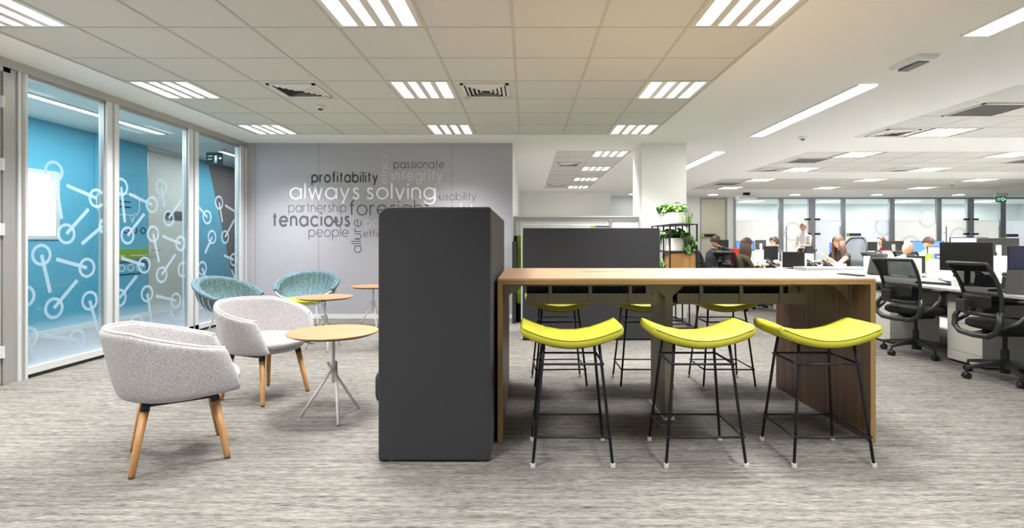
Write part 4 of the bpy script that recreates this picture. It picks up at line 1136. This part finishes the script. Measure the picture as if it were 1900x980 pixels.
# office chairs
def make_office(label, loc, rz, net, nm='office_chair', hi=False):
    t = thing(nm, label, 'office chair', loc, rz)
    top = 1.01 if not hi else 1.27
    # base
    hub = MB().tube([(0, 0, .055), (0, 0, .17)], .036, 16); hub.tube([(0, 0, .17), (0, 0, .26)], .03, 16); hub.tube([(0, 0, .26), (0, 0, .42)], .018, 12); hub.build('gas_lift', M_plast, t, smooth=False)
    for k in range(5):
        a = 2 * PI * k / 5 + .6; d = Vector((math.cos(a), math.sin(a), 0)); s = Vector((-d.y, d.x, 0))
        m = MB(); e = d * .31
        vs = []
        for q, wd, z0, z1 in ((.02, .032, .115, .165), (.18, .024, .105, .14), (.31, .018, .085, .11)):
            for ss, z in ((-1, z0), (1, z0), (1, z1), (-1, z1)): vs.append(d * q + s * wd * ss * (.8 if z == z1 else 1) + Vector((0, 0, z)))
        fs = [(3, 2, 1, 0), (8, 9, 10, 11)] + [(i * 4 + j, i * 4 + (j + 1) % 4, (i + 1) * 4 + (j + 1) % 4, (i + 1) * 4 + j) for i in range(2) for j in range(4)]
        m.add(vs, fs); l = m.build('base_leg', M_plast2, t, bevel=.004)
        c = MB(); w_ = e + Vector((0, 0, .028))
        for ss in (-1, 1): c.tube([w_ + s * ss * .006, w_ + s * ss * .026], .028, 16)
        c.tube([e + Vector((0, 0, .05)), e + Vector((0, 0, .09))], .009, 8); c.box(e.x - .012, e.x + .012, e.y - .012, e.y + .012, .035, .06); c.build('caster', M_plast, l)
    # seat
    m = MB(); n = 32
    def ringp(f, z, dz=0): return [(.02 + f * .245 * math.copysign(abs(math.cos(2 * PI * q / n)) ** .55, math.cos(2 * PI * q / n)), f * .245 * math.copysign(abs(math.sin(2 * PI * q / n)) ** .55, math.sin(2 * PI * q / n)), z) for q in range(n)]
    pr = [(.1, .435), (.9, .437), (1, .455), (1.0, .49), (.93, .512), (.5, .518), (.05, .515)]
    vs = []; [vs.extend(ringp(f, z)) for f, z in pr]
    m.add(vs, [(i * n + j, i * n + (j + 1) % n, (i + 1) * n + (j + 1) % n, (i + 1) * n + j) for i in range(len(pr) - 1) for j in range(n)] + [tuple(range(n))[::-1], tuple((len(pr) - 1) * n + j for j in range(n))])
    m.build('seat', M_seatblk, t, smooth=True)
    MB().box(-.12, .15, -.10, .10, .385, .435).build('mechanism', M_plast, t, bevel=.015)
    # back
    def bp(u, v):   # u -1..1 across, v 0..1 up
        z = .57 + (top - .57) * v; wv = .198 + .024 * v - .0 * v
        if hi: wv = .20 * math.sqrt(max(.02, 1 - max(0, (v - .62) / .42) ** 2)) + .03
        x = -.235 - .13 * v + .05 * math.sin(v * PI) - .0 + .045 * u * u
        return Vector((x, u * wv, z))
    m = MB(); m.grid(lambda a, b: bp(-1 + 2 * a, 1 - (1 - b) ** 2), 15, 17); m.build('back_net', net, t, smooth=True)
    path = [bp(-1, v / 10) for v in range(10)] + [bp(-1 + 2 * k / 10, 1) for k in range(11)] + [bp(1, 1 - v / 10) for v in range(1, 11)]
    if hi: path = [bp(-1, 1 - (1 - v / 22) ** 2) for v in range(23)] + [bp(-1 + 2 * k / 6, 1) for k in range(1, 6)] + [bp(1, 1 - (v / 22) ** 2) for v in range(0, 23)]
    MB().tube(path, .0165, 8).build('back_frame', M_plast2, t, smooth=True)
    m = MB(); m.tube([bp(-1 + 2 * k / 10, 0) - Vector((.012, 0, 0)) for k in range(11)], .019, 8); m.build('lower_rail', M_plast2, t, smooth=True)
    m = MB(); m.grid(lambda a, b: bp(-.75 + 1.5 * a, .12 + .26 * b) + Vector((-.02, 0, 0)), 9, 5); m.build('lumbar_pad', M_plast, t, smooth=True, solid=.016)
    MB().box(-.325, -.285, .02, .12, .585, .69).build('lumbar_housing', M_plast2, t, bevel=.008)
    # yoke under the seat
    m = MB(); m.tube([(-.21, -.215, .60), (-.215, -.262, .52), (-.15, -.262, .44), (-.245, -.19, .395), (-.27, 0, .375), (-.245, .19, .395), (-.15, .262, .44), (-.215, .262, .52), (-.21, .215, .60)][0:1] +
             [(-.235, -.25, .52), (-.25, -.235, .44), (-.26, -.16, .395), (-.262, 0, .385), (-.26, .16, .395), (-.25, .235, .44), (-.235, .25, .52), (-.21, .215, .60)], .024, 8)
    m.tube([(-.25, 0, .39), (-.1, 0, .41)], .03, 8)
    m.build('yoke', M_plast2, t, smooth=True)
    for s in (-1, 1):
        m = MB(); m.tube([(-.24, s * .245, .47), (-.12, s * .275, .52), (-.03, s * .285, .60), (-.01, s * .285, .685)], [.017, .02, .018, .015], 8); ar = m.build('arm_post', M_plast2, t, smooth=True)
        MB().box(-.10, .15, s * .285 - .042, s * .285 + .042, .685, .708).build('arm_pad', M_plast2, ar, bevel=.01)
    return t
oc0 = make_office('black mesh-back office chair by the walnut table panel, tucked under the desk', (4.14, 5.58, 0), math.radians(14), M_net)
dup(oc0, (4.16, 4.56, 0), math.radians(-4), 'black mesh-back office chair at the right edge of the view')
dup(oc0, (3.70, 9.28, 0), math.radians(30), 'black mesh office chair under the seated long-haired woman')
dup(oc0, (3.58, 10.4, 0), math.radians(14), 'black mesh office chair under the man on the phone')
dup(oc0, (XZ(1476, 13.4), 13.35, 0), math.radians(200), 'dark office chair left of the standing man')
dup(oc0, (XZ(1512, 12.9), 12.75, 0), math.radians(150), 'dark office chair right of the standing man')
och = make_office('high grey mesh-back office chair behind the woman in the dark top', (6.02, 9.86, 0), math.radians(205), M_net_g, hi=True)
dup(oc0, (6.1, 8.85, 0), math.radians(10), 'black office chair under the bald man')
dup(oc0, (7.1, 9.5, 0), math.radians(15), 'black office chair under the man in the white shirt by the blue screen')
dup(oc0, (6.3, 12.2, 0), math.radians(185), 'black office chair under the dark-haired woman behind the tilted monitor')
dup(oc0, (9.1, 13.1, 0), math.radians(180), 'black office chair under the half-hidden person at the back')

# monitors
def monitor(px, Y, w_, h_, ztop, yaw, kind, label, bench_z=.73):
    """yaw: direction the screen faces, degrees from +X"""
    X = XZ(px, Y); t = thing('monitor', label, 'monitor', (X, Y, bench_z), math.radians(yaw))
    zt = ztop - bench_z; zb = zt - h_
    MB().box(-.03, 0, -w_ / 2, w_ / 2, zb, zt).build('casing', M_plast3 if kind == 'back' else M_plast, t, bevel=.006)
    B('screen', {'off': M_off, 'blue': M_on, 'pale': M_on2, 'back': M_off}[kind], t, .0005, .002, -w_ / 2 + .012, w_ / 2 - .012, zb + .018, zt - .012)
    zc = max(.02, (zb + zt) / 2)
    st = MB(); st.box(-.055, -.03, -.03, .03, zc - .08 if zc > .1 else 0, zc + .03); st.box(-.075, -.055, -.025, .025, .008, zc + .02); st.build('stand', M_plast if kind != 'back' else M_alu_l, t)
    MB().box(-.14, .06, -.11, .11, 0, .010).build('foot', M_plast, t, bevel=.004)
    return t
monitor(1791, 5.62, .455, .31, 1.192, 215, 'off', 'large switched-off monitor above the right near office chair')
monitor(1798, 8.35, .50, .27, 1.265, 250, 'pale', 'monitor with a pale lit strip, behind the large switched-off monitor')
monitor(1850, 8.05, .52, .27, 1.25, 70, 'back', 'wide monitor seen from behind, right of the pale-lit one')
monitor(1656, 11.2, .40, .20, 1.21, 75, 'back', 'monitor back on a pale arm, left of the bald man')
monitor(1720, 10.6, .54, .29, 1.212, 225, 'blue', 'monitor with blue screen behind the brown-haired man')
monitor(1740, 9.2, .30, .22, 1.11, 245, 'pale', 'pale-lit laptop-sized monitor right of the brown-haired man')
monitor(1613, 12.55, .33, .28, 1.19, 250, 'off', 'small dark monitor right of the high grey chair')
monitor(1554, 12.55, .33, .30, 1.17, 235, 'blue', 'blue lit monitor left of the woman with bare arms')
monitor(1503, 10.3, .24, .24, 1.105, 300, 'off', 'small dark screen with a white label, near the standing man')
monitor(1472, 8.95, .34, .27, 1.02, 240, 'off', 'low dark monitor standing just beyond the table edge')
monitor(1430, 10.0, .26, .26, 1.11, 225, 'off', 'tilted dark monitor right of the long-haired woman')
monitor(1411, 12.6, .24, .23, 1.235, 75, 'back', 'far small monitor seen from behind on a pale arm')
monitor(1382, 11.9, .40, .22, 1.21, 230, 'blue', 'far monitor partly hidden by the long-haired woman')
monitor(1341, 11.6, .24, .24, 1.235, 240, 'off', 'dark monitor in front of the man on the phone')
monitor(1708, 6.9, .30, .22, 1.01, 250, 'off', 'dark low screen seen past the near mesh chair')
lp = thing('laptop', 'open dark laptop propped steeply at the right edge of the view', 'laptop', (XZ(1917, 4.62), 4.62, .73), math.radians(218))
kb = MB(); kb.add([(.13, -.17, .0), (.13, .17, .0), (.02, .17, .215), (.02, -.17, .215), (.112, -.17, -.0), (.112, .17, 0), (.0, .17, .205), (.0, -.17, .205)], [(0, 1, 2, 3), (7, 6, 5, 4), (0, 4, 5, 1), (1, 5, 6, 2), (2, 6, 7, 3), (3, 7, 4, 0)]); kb.build('keyboard_deck', M_plast2, lp)
sc_ = B('lid', M_plast2, lp, .0, .012, -.17, .17, .212, .43, bevel=.003); B('screen', M_off2, sc_, .0125, .0135, -.158, .158, .225, .42)
kk = MB()
for r_ in range(5):
    for c_ in range(13):
        u = (r_ + .6) / 8; x = .132 - .11 * (1 - u * .9) ; y = -.15 + c_ * .0245; f = .40 + r_ * .115
        x = .13 - .11 * f; z = .215 * f
        kk.add([(x + .003, y, z - .008), (x + .003, y + .018, z - .008), (x - .0065, y + .018, z + .009), (x - .0065, y, z + .009)], [(0, 1, 2, 3)])
tag(kk.build('keys', mat('key_grey', (120, 120, 124), .5), lp), kind='stuff')
MB().lathe([(.03, 0), (.03, .002)], n=24).build('round_sticker', mat('sticker_aqua', (150, 208, 206), .5), lp, loc=(.128, .10, .03)).rotation_euler = (0, math.radians(63), 0)

def keyboard(x, y, rz, label):
    t = thing('keyboard', label, 'keyboard', (x, y, .73), rz); MB().box(-.07, .07, -.21, .21, 0, .018).build('base', M_plast, t, bevel=.005)
    m = MB()
    for a in range(5):
        for b in range(15): m.box(-.058 + a * .024, -.040 + a * .024, -.2 + b * .0268, -.178 + b * .0268, .018, .023)
    tag(m.build('keys', M_plast2, t), kind='stuff')
keyboard(4.50, 5.72, math.radians(20), 'black keyboard on the near desk, under the large dark monitor')
keyboard(4.45, 4.75, math.radians(10), 'black keyboard on the near desk, behind the right chair back')
keyboard(4.45, 7.2, 0, 'black keyboard on the desk beyond the walnut panel')
def phone(x, y, rz, label):
    t = thing('desk_phone', label, 'telephone', (x, y, .73), rz)
    MB().add([(-.09, -.08, 0), (.09, -.08, 0), (.09, .08, 0), (-.09, .08, 0), (-.09, -.08, .02), (.07, -.08, .13), (.07, .08, .13), (-.09, .08, .02)], [(0, 3, 2, 1), (4, 5, 6, 7), (0, 1, 5, 4), (1, 2, 6, 5), (2, 3, 7, 6), (3, 0, 4, 7)]).build('body', M_plast, t, bevel=.006)
    MB().tube([(-.07, -.055, .055), (-.04, -.055, .085), (.05, -.055, .145), (.08, -.055, .150)], [.022, .014, .014, .022], 10).build('handset', M_plast2, t, smooth=True)
    B('display', M_alu_l, t, .03, .031, -.01, .06, .112, .125)
phone(4.80, 5.45, math.radians(180), 'black desk phone right of the large dark monitor foot')
phone(4.72, 5.05, math.radians(195), 'black desk phone behind the right office chair')
phone(XZ(1508, 8.7), 8.7, math.radians(160), 'black desk phone beside the low dark monitor, left')
phone(XZ(1528, 8.7), 8.55, math.radians(160), 'black desk phone beside the low dark monitor, right')
phone(XZ(1428, 9.4), 9.35, math.radians(150), 'black desk phone by the long-haired woman\'s hand')
def lathe_thing(name, label, cat, loc, parts):
    t = thing(name, label, cat, loc)
    for nm, prof, m_ in parts: MB().lathe(prof, n=24).build(nm, m_, t, smooth=False)
    return t
lathe_thing('paper_cup', 'white paper cup with brown sleeve at the far edge of the high table', 'cup', (XZ(1444, 9.2), 9.2, .73), (('cup', [(.028, 0), (.038, .11)], M_planter), ('sleeve', [(.032, .03), (.037, .08)], mat('cup_sleeve', (120, 90, 80), .7)), ('lid', [(.04, .11), (.036, .12)], M_planter)))
lathe_thing('spray_bottle', 'small white bottle under the large dark monitor', 'bottle', (XZ(1772, 5.5), 5.5, .73), (('bottle', [(.03, 0), (.032, .07), (.015, .09), (.015, .1)], M_planter), ('cap', [(.017, .1), (.017, .12)], M_plast3)))
# box, bag, tray, divider end with colour band
db = thing('document_box', 'flat white document box on the desks beyond the table', 'box', ((XZ(1545, 8.2)), 8.2, .73)); MB().box(-.52, .52, -.2, .2, 0, .07).build('body', M_desk, db, bevel=.004); B('lid_line', M_gapd, db, -.5, .5, -.202, -.2, .045, .05)
bgp = thing('grey_bag', 'dark grey upright bag on the desk behind the near mesh chair', 'bag', (XZ(1631, 7.35), 7.35, .73), math.radians(20))
MB().add([(-.10, -.12, 0), (.10, -.12, 0), (.10, .12, 0), (-.10, .12, 0), (-.055, -.09, .30), (.06, -.09, .31), (.06, .09, .31), (-.055, .09, .30)], [(0, 3, 2, 1), (4, 5, 6, 7), (0, 1, 5, 4), (1, 2, 6, 5), (2, 3, 7, 6), (3, 0, 4, 7)]).build('body', mat('bag_grey', (74, 72, 70), .8), bgp, bevel=.025, seg=3)
MB().tube([(-.02, -.05, .30), (-.01, -.03, .335), (-.01, .03, .335), (-.02, .05, .30)], .008, 8).build('handle', M_plast, bgp, smooth=True)
rt = thing('red_bin', 'red plastic bin on the desk behind the long-haired woman', 'bin', (XZ(1361, 10.9) + .1, 10.9, .73)); MB().add([(-.11, -.1, 0), (.11, -.1, 0), (.11, .1, 0), (-.11, .1, 0), (-.14, -.12, .31), (.14, -.12, .31), (.14, .12, .31), (-.14, .12, .31)], [(0, 3, 2, 1), (4, 5, 6, 7), (0, 1, 5, 4), (1, 2, 6, 5), (2, 3, 7, 6), (3, 0, 4, 7)]).build('body', M_red, rt); B('rim', M_red, rt, -.15, .15, -.13, .13, .30, .32)
tn = thing('tall_divider', 'white upright desk divider with lime, blue and plum colour band', 'divider', (XZ(1740, 6.6), 6.6, .73)); MB().box(-.15, .17, -.012, .012, 0, .235).build('panel', M_desk, tn)
for a, b, c_ in ((-.15, -.085, M_ctrl_g), (-.085, -.05, mat('band_blue', (96, 166, 206), .5)), (-.05, .17, mat('band_plum', (92, 78, 98), .5))): B('colour_band', c_, tn, a, b, -.014, .013, .236, .315)
B('band_text', mat('band_text_white', (236, 226, 232), .5), tn, -.02, .13, -.0155, -.014, .268, .285)
cbx = thing('storage_box', 'white box with blue print beside the bare-armed woman', 'box', (XZ(1543, 8.9), 8.75, .73)); B('body', M_planter, cbx, -.12, .12, -.07, .07, 0, .10); B('blue_print', M_on2, cbx, -.10, .10, -.0715, -.07, .065, .085)
m = thing('desk_cables', 'tangle of black cables on the desk by the large dark monitor', 'cable', (4.72, 5.75, .735))
g = MB()
for k in range(6): g.tube([(random.uniform(-.1, .1), random.uniform(-.25, .25), .005 + .02 * (q % 2)) for q in range(5)], .003, 5)
g.build('cable', M_cable, m, smooth=True)

# ================================================================== PEOPLE
SK = [(226, 178, 148), (206, 152, 120)]
def person(label, X, Y, yaw, shirt, hair, hairstyle='short', lean=20, hands=((.42, .16, .78), (.42, -.16, .78)), standing=False, skin=0, head_turn=0, nod=10, sleeves='long', zoff=0, scale=1., trousers=(48, 50, 58)):
    root = thing('person', label, 'person', (X, Y, 0), math.radians(yaw))
    root.scale = (scale,) * 3
    ms = [mat('skin_%d' % skin, SK[skin], .55), mat('cloth_%d_%d_%d' % shirt, shirt, .85), mat('cloth_%d_%d_%d' % trousers, trousers, .85), mat('shoe', (30, 28, 28), .5), mat('eye_dark', (30, 22, 20), .3), mat('lip', (168, 96, 88), .5)]
    L = math.radians(lean); pz = .93 if standing else .50
    pel = Vector((0, 0, pz)); ax = Vector((math.sin(L), 0, math.cos(L)))
    P_ = {}; V = []; E = []; R = []; TG = []
    def v(p, r, tg): V.append(Vector(p)); R.append(r); TG.append(tg); return len(V) - 1
    ip = v(pel, .125, 2); w1 = v(pel + ax * .17, .115, 1); ch = v(pel + ax * .36, .135, 1); up = v(pel + ax * .47, .085, 1)
    nb = v(pel + ax * .54 + Vector((.005, 0, 0)), .052, 1); nt_ = v(pel + ax * .60 + Vector((.015, 0, 0)), .048, 0)
    E += [(ip, w1), (w1, ch), (ch, up), (up, nb), (nb, nt_)]
    side = []
    for s in (1, -1):
        sh_ = V[up] + Vector((0, s * .165, -.02)); hd_ = Vector(hands[0 if s > 0 else 1])
        d = hd_ - sh_; D = min(d.length, .53); hd_ = sh_ + d.normalized() * D
        a, b = .29, .25; c = (a * a - b * b + D * D) / (2 * D); hh = math.sqrt(max(0, a * a - c * c))
        pole = Vector((-.35, s * .35, -.8)); dn = d.normalized(); pole = (pole - dn * pole.dot(dn)).normalized()
        el = sh_ + dn * c + pole * hh
        i1 = v(sh_, .062, 1); i2 = v(el, .043, 1 if sleeves == 'long' else 0); i3 = v(hd_, .027, 0)
        mid_ = v(sh_.lerp(el, .45), .05, 1 if sleeves != 'none' else 0)
        E += [(up, i1), (i1, mid_), (mid_, i2), (i2, i3)]
        side.append((el, hd_, s))
        hp = v(pel + Vector((0, s * .09, -.03)), .092, 2)
        if standing: kn = v((.02, s * .1, .5), .058, 2); an = v((-.01, s * .11, .09), .04, 2); to = v((.14, s * .12, .035), .036, 3)
        else: kn = v((.42, s * .12, .50), .062, 2); an = v((.40, s * .12, .10), .042, 2); to = v((.54, s * .13, .04), .036, 3)
        E += [(ip, hp), (hp, kn), (kn, an), (an, to)]
    me = bpy.data.meshes.new('skel'); me.from_pydata(V, E, []); ob = bpy.data.objects.new('skel', me); COL.objects.link(ob)
    sk = ob.modifiers.new('s', 'SKIN'); sk.use_smooth_shade = True
    for i, sv in enumerate(me.skin_vertices[0].data): sv.radius = (R[i], R[i]); sv.use_root = (i == 0)
    sb = ob.modifiers.new('d', 'SUBSURF'); sb.levels = 1; sb.render_levels = 1
    dg = bpy.context.evaluated_depsgraph_get(); em_ = bpy.data.meshes.new_from_object(ob.evaluated_get(dg))
    m = MB()
    segs = [(V[a], V[b], max(TG[a], TG[b]) if 0 in (TG[a], TG[b]) and False else TG[b], TG[a]) for a, b in E]
    verts = [x.co.copy() for x in em_.vertices]; faces = [tuple(p.vertices) for p in em_.polygons]
    m.add(verts, faces); mi = []
    for p in em_.polygons:
        c = p.center; best = (9, 0)
        for a, b, tb_, ta in segs:
            ab = b - a; t_ = max(0, min(1, (c - a).dot(ab) / ab.length_squared)); dd = (c - a - ab * t_).length
            tg_ = tb_ if t_ > .5 else ta
            if tb_ == 0 and ta == 1 and t_ > .5 and sleeves == 'long' and ab.length > .2: tg_ = 1 if t_ < .9 else 0
            if dd < best[0]: best = (dd, tg_)
        mi.append(best[1])
    m.m = mi
    bpy.data.objects.remove(ob); 
    # fingers
    m.mi = 0
    for el, hd_, s in side:
        d = (hd_ - el).normalized(); lat = d.cross(Vector((0, 0, 1))).normalized(); dn = lat.cross(d).normalized()
        if dn.z > 0: dn = -dn
        m.ell(hd_ + d * .045, (.045, .038, .018), 12, Matrix((d, lat, d.cross(lat))).transposed().to_quaternion().to_euler())
        for q in range(4):
            o_ = lat * (-.028 + q * .0185); b0 = hd_ + d * .075 + o_; ln = (.058, .066, .062, .048)[q]
            m.tube([b0, b0 + d * ln * .5 + dn * .006, b0 + d * ln * .85 + dn * .03], [.0085, .0078, .006], 6)
        b0 = hd_ + d * .02 - lat * .03 * s; m.tube([b0, b0 + d * .03 - lat * .02 * s + dn * .008, b0 + d * .055 - lat * .022 * s + dn * .02], [.011, .009, .007], 6)
    # head
    hc = V[nt_] + Vector((.03 + .02 * math.sin(L), 0, .105)); ht = Euler((0, math.radians(nod), math.radians(head_turn)), 'ZYX') if 0 else Euler((0, math.radians(nod), math.radians(head_turn)), 'XYZ')
    Rm = ht.to_matrix()
    n = 24; mm = 17; vs = []
    for i in range(mm):
        a = PI * i / (mm - 1)
        for j in range(n):
            t_ = 2 * PI * j / n; x, y, z = math.sin(a) * math.cos(t_), math.sin(a) * math.sin(t_), math.cos(a)
            k = 1 - .22 * max(0, -z) ** 1.3
            q = Vector((x * .096 * k, y * .076 * k, z * .118))
            if x > 0: q.x -= .012 * x; q.x += .020 * math.exp(-((y * .076) / .012) ** 2 - ((q.z + .012) / .022) ** 2)        # nose
            if x > .3: q.x += .008 * math.exp(-((q.z + .085) / .02) ** 2); q.x -= .007 * math.exp(-((abs(q.y) - .03) / .014) ** 2 - ((q.z - .012) / .014) ** 2)
            vs.append(Rm @ q + hc)
    fs = [(i * n + j, (i + 1) * n + j, (i + 1) * n + (j + 1) % n, i * n + (j + 1) % n) for i in range(mm - 1) for j in range(n)]
    m.add(vs, fs)
    for s in (-1, 1):
        m.ell(Rm @ Vector((-.002, s * .076, -.008)) + hc, (.018, .008, .03), 10)
    m.mi = 4
    for s in (-1, 1): m.ell(Rm @ Vector((.077, s * .029, .012)) + hc, (.007, .011, .006), 8)
    m.mi = 5; m.ell(Rm @ Vector((.082, 0, -.055)) + hc, (.007, .022, .006), 8)
    m.build('body', ms, root, smooth=True)
    # hair
    if hairstyle != 'bald':
        hm = mat('hair_%d_%d_%d' % hair, hair, .6, bump=(90, .5))
        m = MB(); vs = []; mm = 12
        amax = {'short': 96, 'long': 125, 'tied': 112}[hairstyle]
        for i in range(mm):
            for j in range(n):
                t_ = 2 * PI * j / n; front = max(0, math.cos(t_))
                lim = math.radians(amax - 62 * front ** .8); a = lim * i / (mm - 1)
                x, y, z = math.sin(a) * math.cos(t_), math.sin(a) * math.sin(t_), math.cos(a)
                th = 1.09 if hairstyle == 'short' else 1.17
                wob = 1 + .012 * math.sin(9 * t_)
                vs.append(Rm @ Vector((x * .097 * th * wob - .004, y * .078 * th * wob, z * .120 * th)) + hc)
        m.add(vs, [(i * n + j, (i + 1) * n + j, (i + 1) * n + (j + 1) % n, i * n + (j + 1) % n) for i in range(mm - 1) for j in range(n)])
        if hairstyle == 'long':
            for j in range(15):
                t_ = math.radians(75 + 210 * j / 14); c, s = math.cos(t_), math.sin(t_)
                p0 = Rm @ Vector((c * .10, s * .082, .02)) + hc; p1 = hc + Vector((c * .095, s * .10, -.12)); p2 = hc + Vector((c * .10 - .03, s * .115, -.25)); p3 = hc + Vector((c * .08 - .04, s * .10, -.36 - .03 * (j % 3)))
                m.tube([p0, p1, p2, p3], [.022, .03, .028, .012], 8)
        m.build('hair', hm, root, smooth=True, solid=.006 if hairstyle != 'long' else 0)
    return root
p1 = person('man in a dark navy sweater holding a phone to his ear', 3.60, 10.4, 12, (44, 48, 62), (46, 38, 34), 'short', 12, ((.42, .14, .79), (.20, -.115, 1.10)), head_turn=-10, skin=1)
ph = thing('mobile_phone', 'dark mobile phone at the ear of the man in navy', 'phone', (3.60 + .185 * math.cos(.209) + .095 * math.sin(.209), 10.4 + .185 * math.sin(.209) - .095 * math.cos(.209), 1.165), math.radians(102)); MB().box(-.006, .006, -.035, .035, -.07, .07).build('body', M_plast, ph, bevel=.003); 
person('woman with long brown hair and olive top reaching to the desk', 3.72, 9.3, 5, (78, 76, 52), (76, 52, 40), 'long', 14, ((.50, .05, .80), (.46, -.12, .80)), head_turn=-8, scale=.96)
person('dark-haired woman behind the tilted monitor, facing left', 5.95, 12.2, 190, (60, 58, 66), (44, 34, 30), 'tied', 16, ((.34, .10, .80), (.30, -.08, .96)))
person('standing man in a white shirt in front of the far glass', XZ(1494, 15), 15.0, 215, (238, 238, 240), (120, 84, 66), 'short', 6, ((.34, .06, 1.12), (.34, -.1, 1.10)), standing=True, scale=.975, sleeves='short', trousers=(150, 128, 104))
person('woman with bare arms and dark top leaning to the left over a desk', 6.02, 9.85, 192, (40, 36, 36), (84, 60, 48), 'long', 14, ((.52, .06, .92), (.40, -.16, .80)), sleeves='none', skin=1)
person('bald man in a pale blue shirt bending over the desk', 6.12, 8.9, 12, (196, 204, 224), (0, 0, 0), 'bald', 38, ((.46, .12, .80), (.46, -.12, .80)), skin=1, nod=35)
person('brown-haired man in a white shirt working at the blue screen', 7.12, 9.5, 25, (240, 240, 244), (96, 66, 50), 'short', 22, ((.40, .14, .80), (.40, -.14, .80)), nod=22)
person('reddish-haired person half hidden behind a far monitor', 9.0, 13.1, 185, (150, 60, 60), (92, 48, 42), 'short', 10, ((.36, .12, .80), (.36, -.12, .80)))
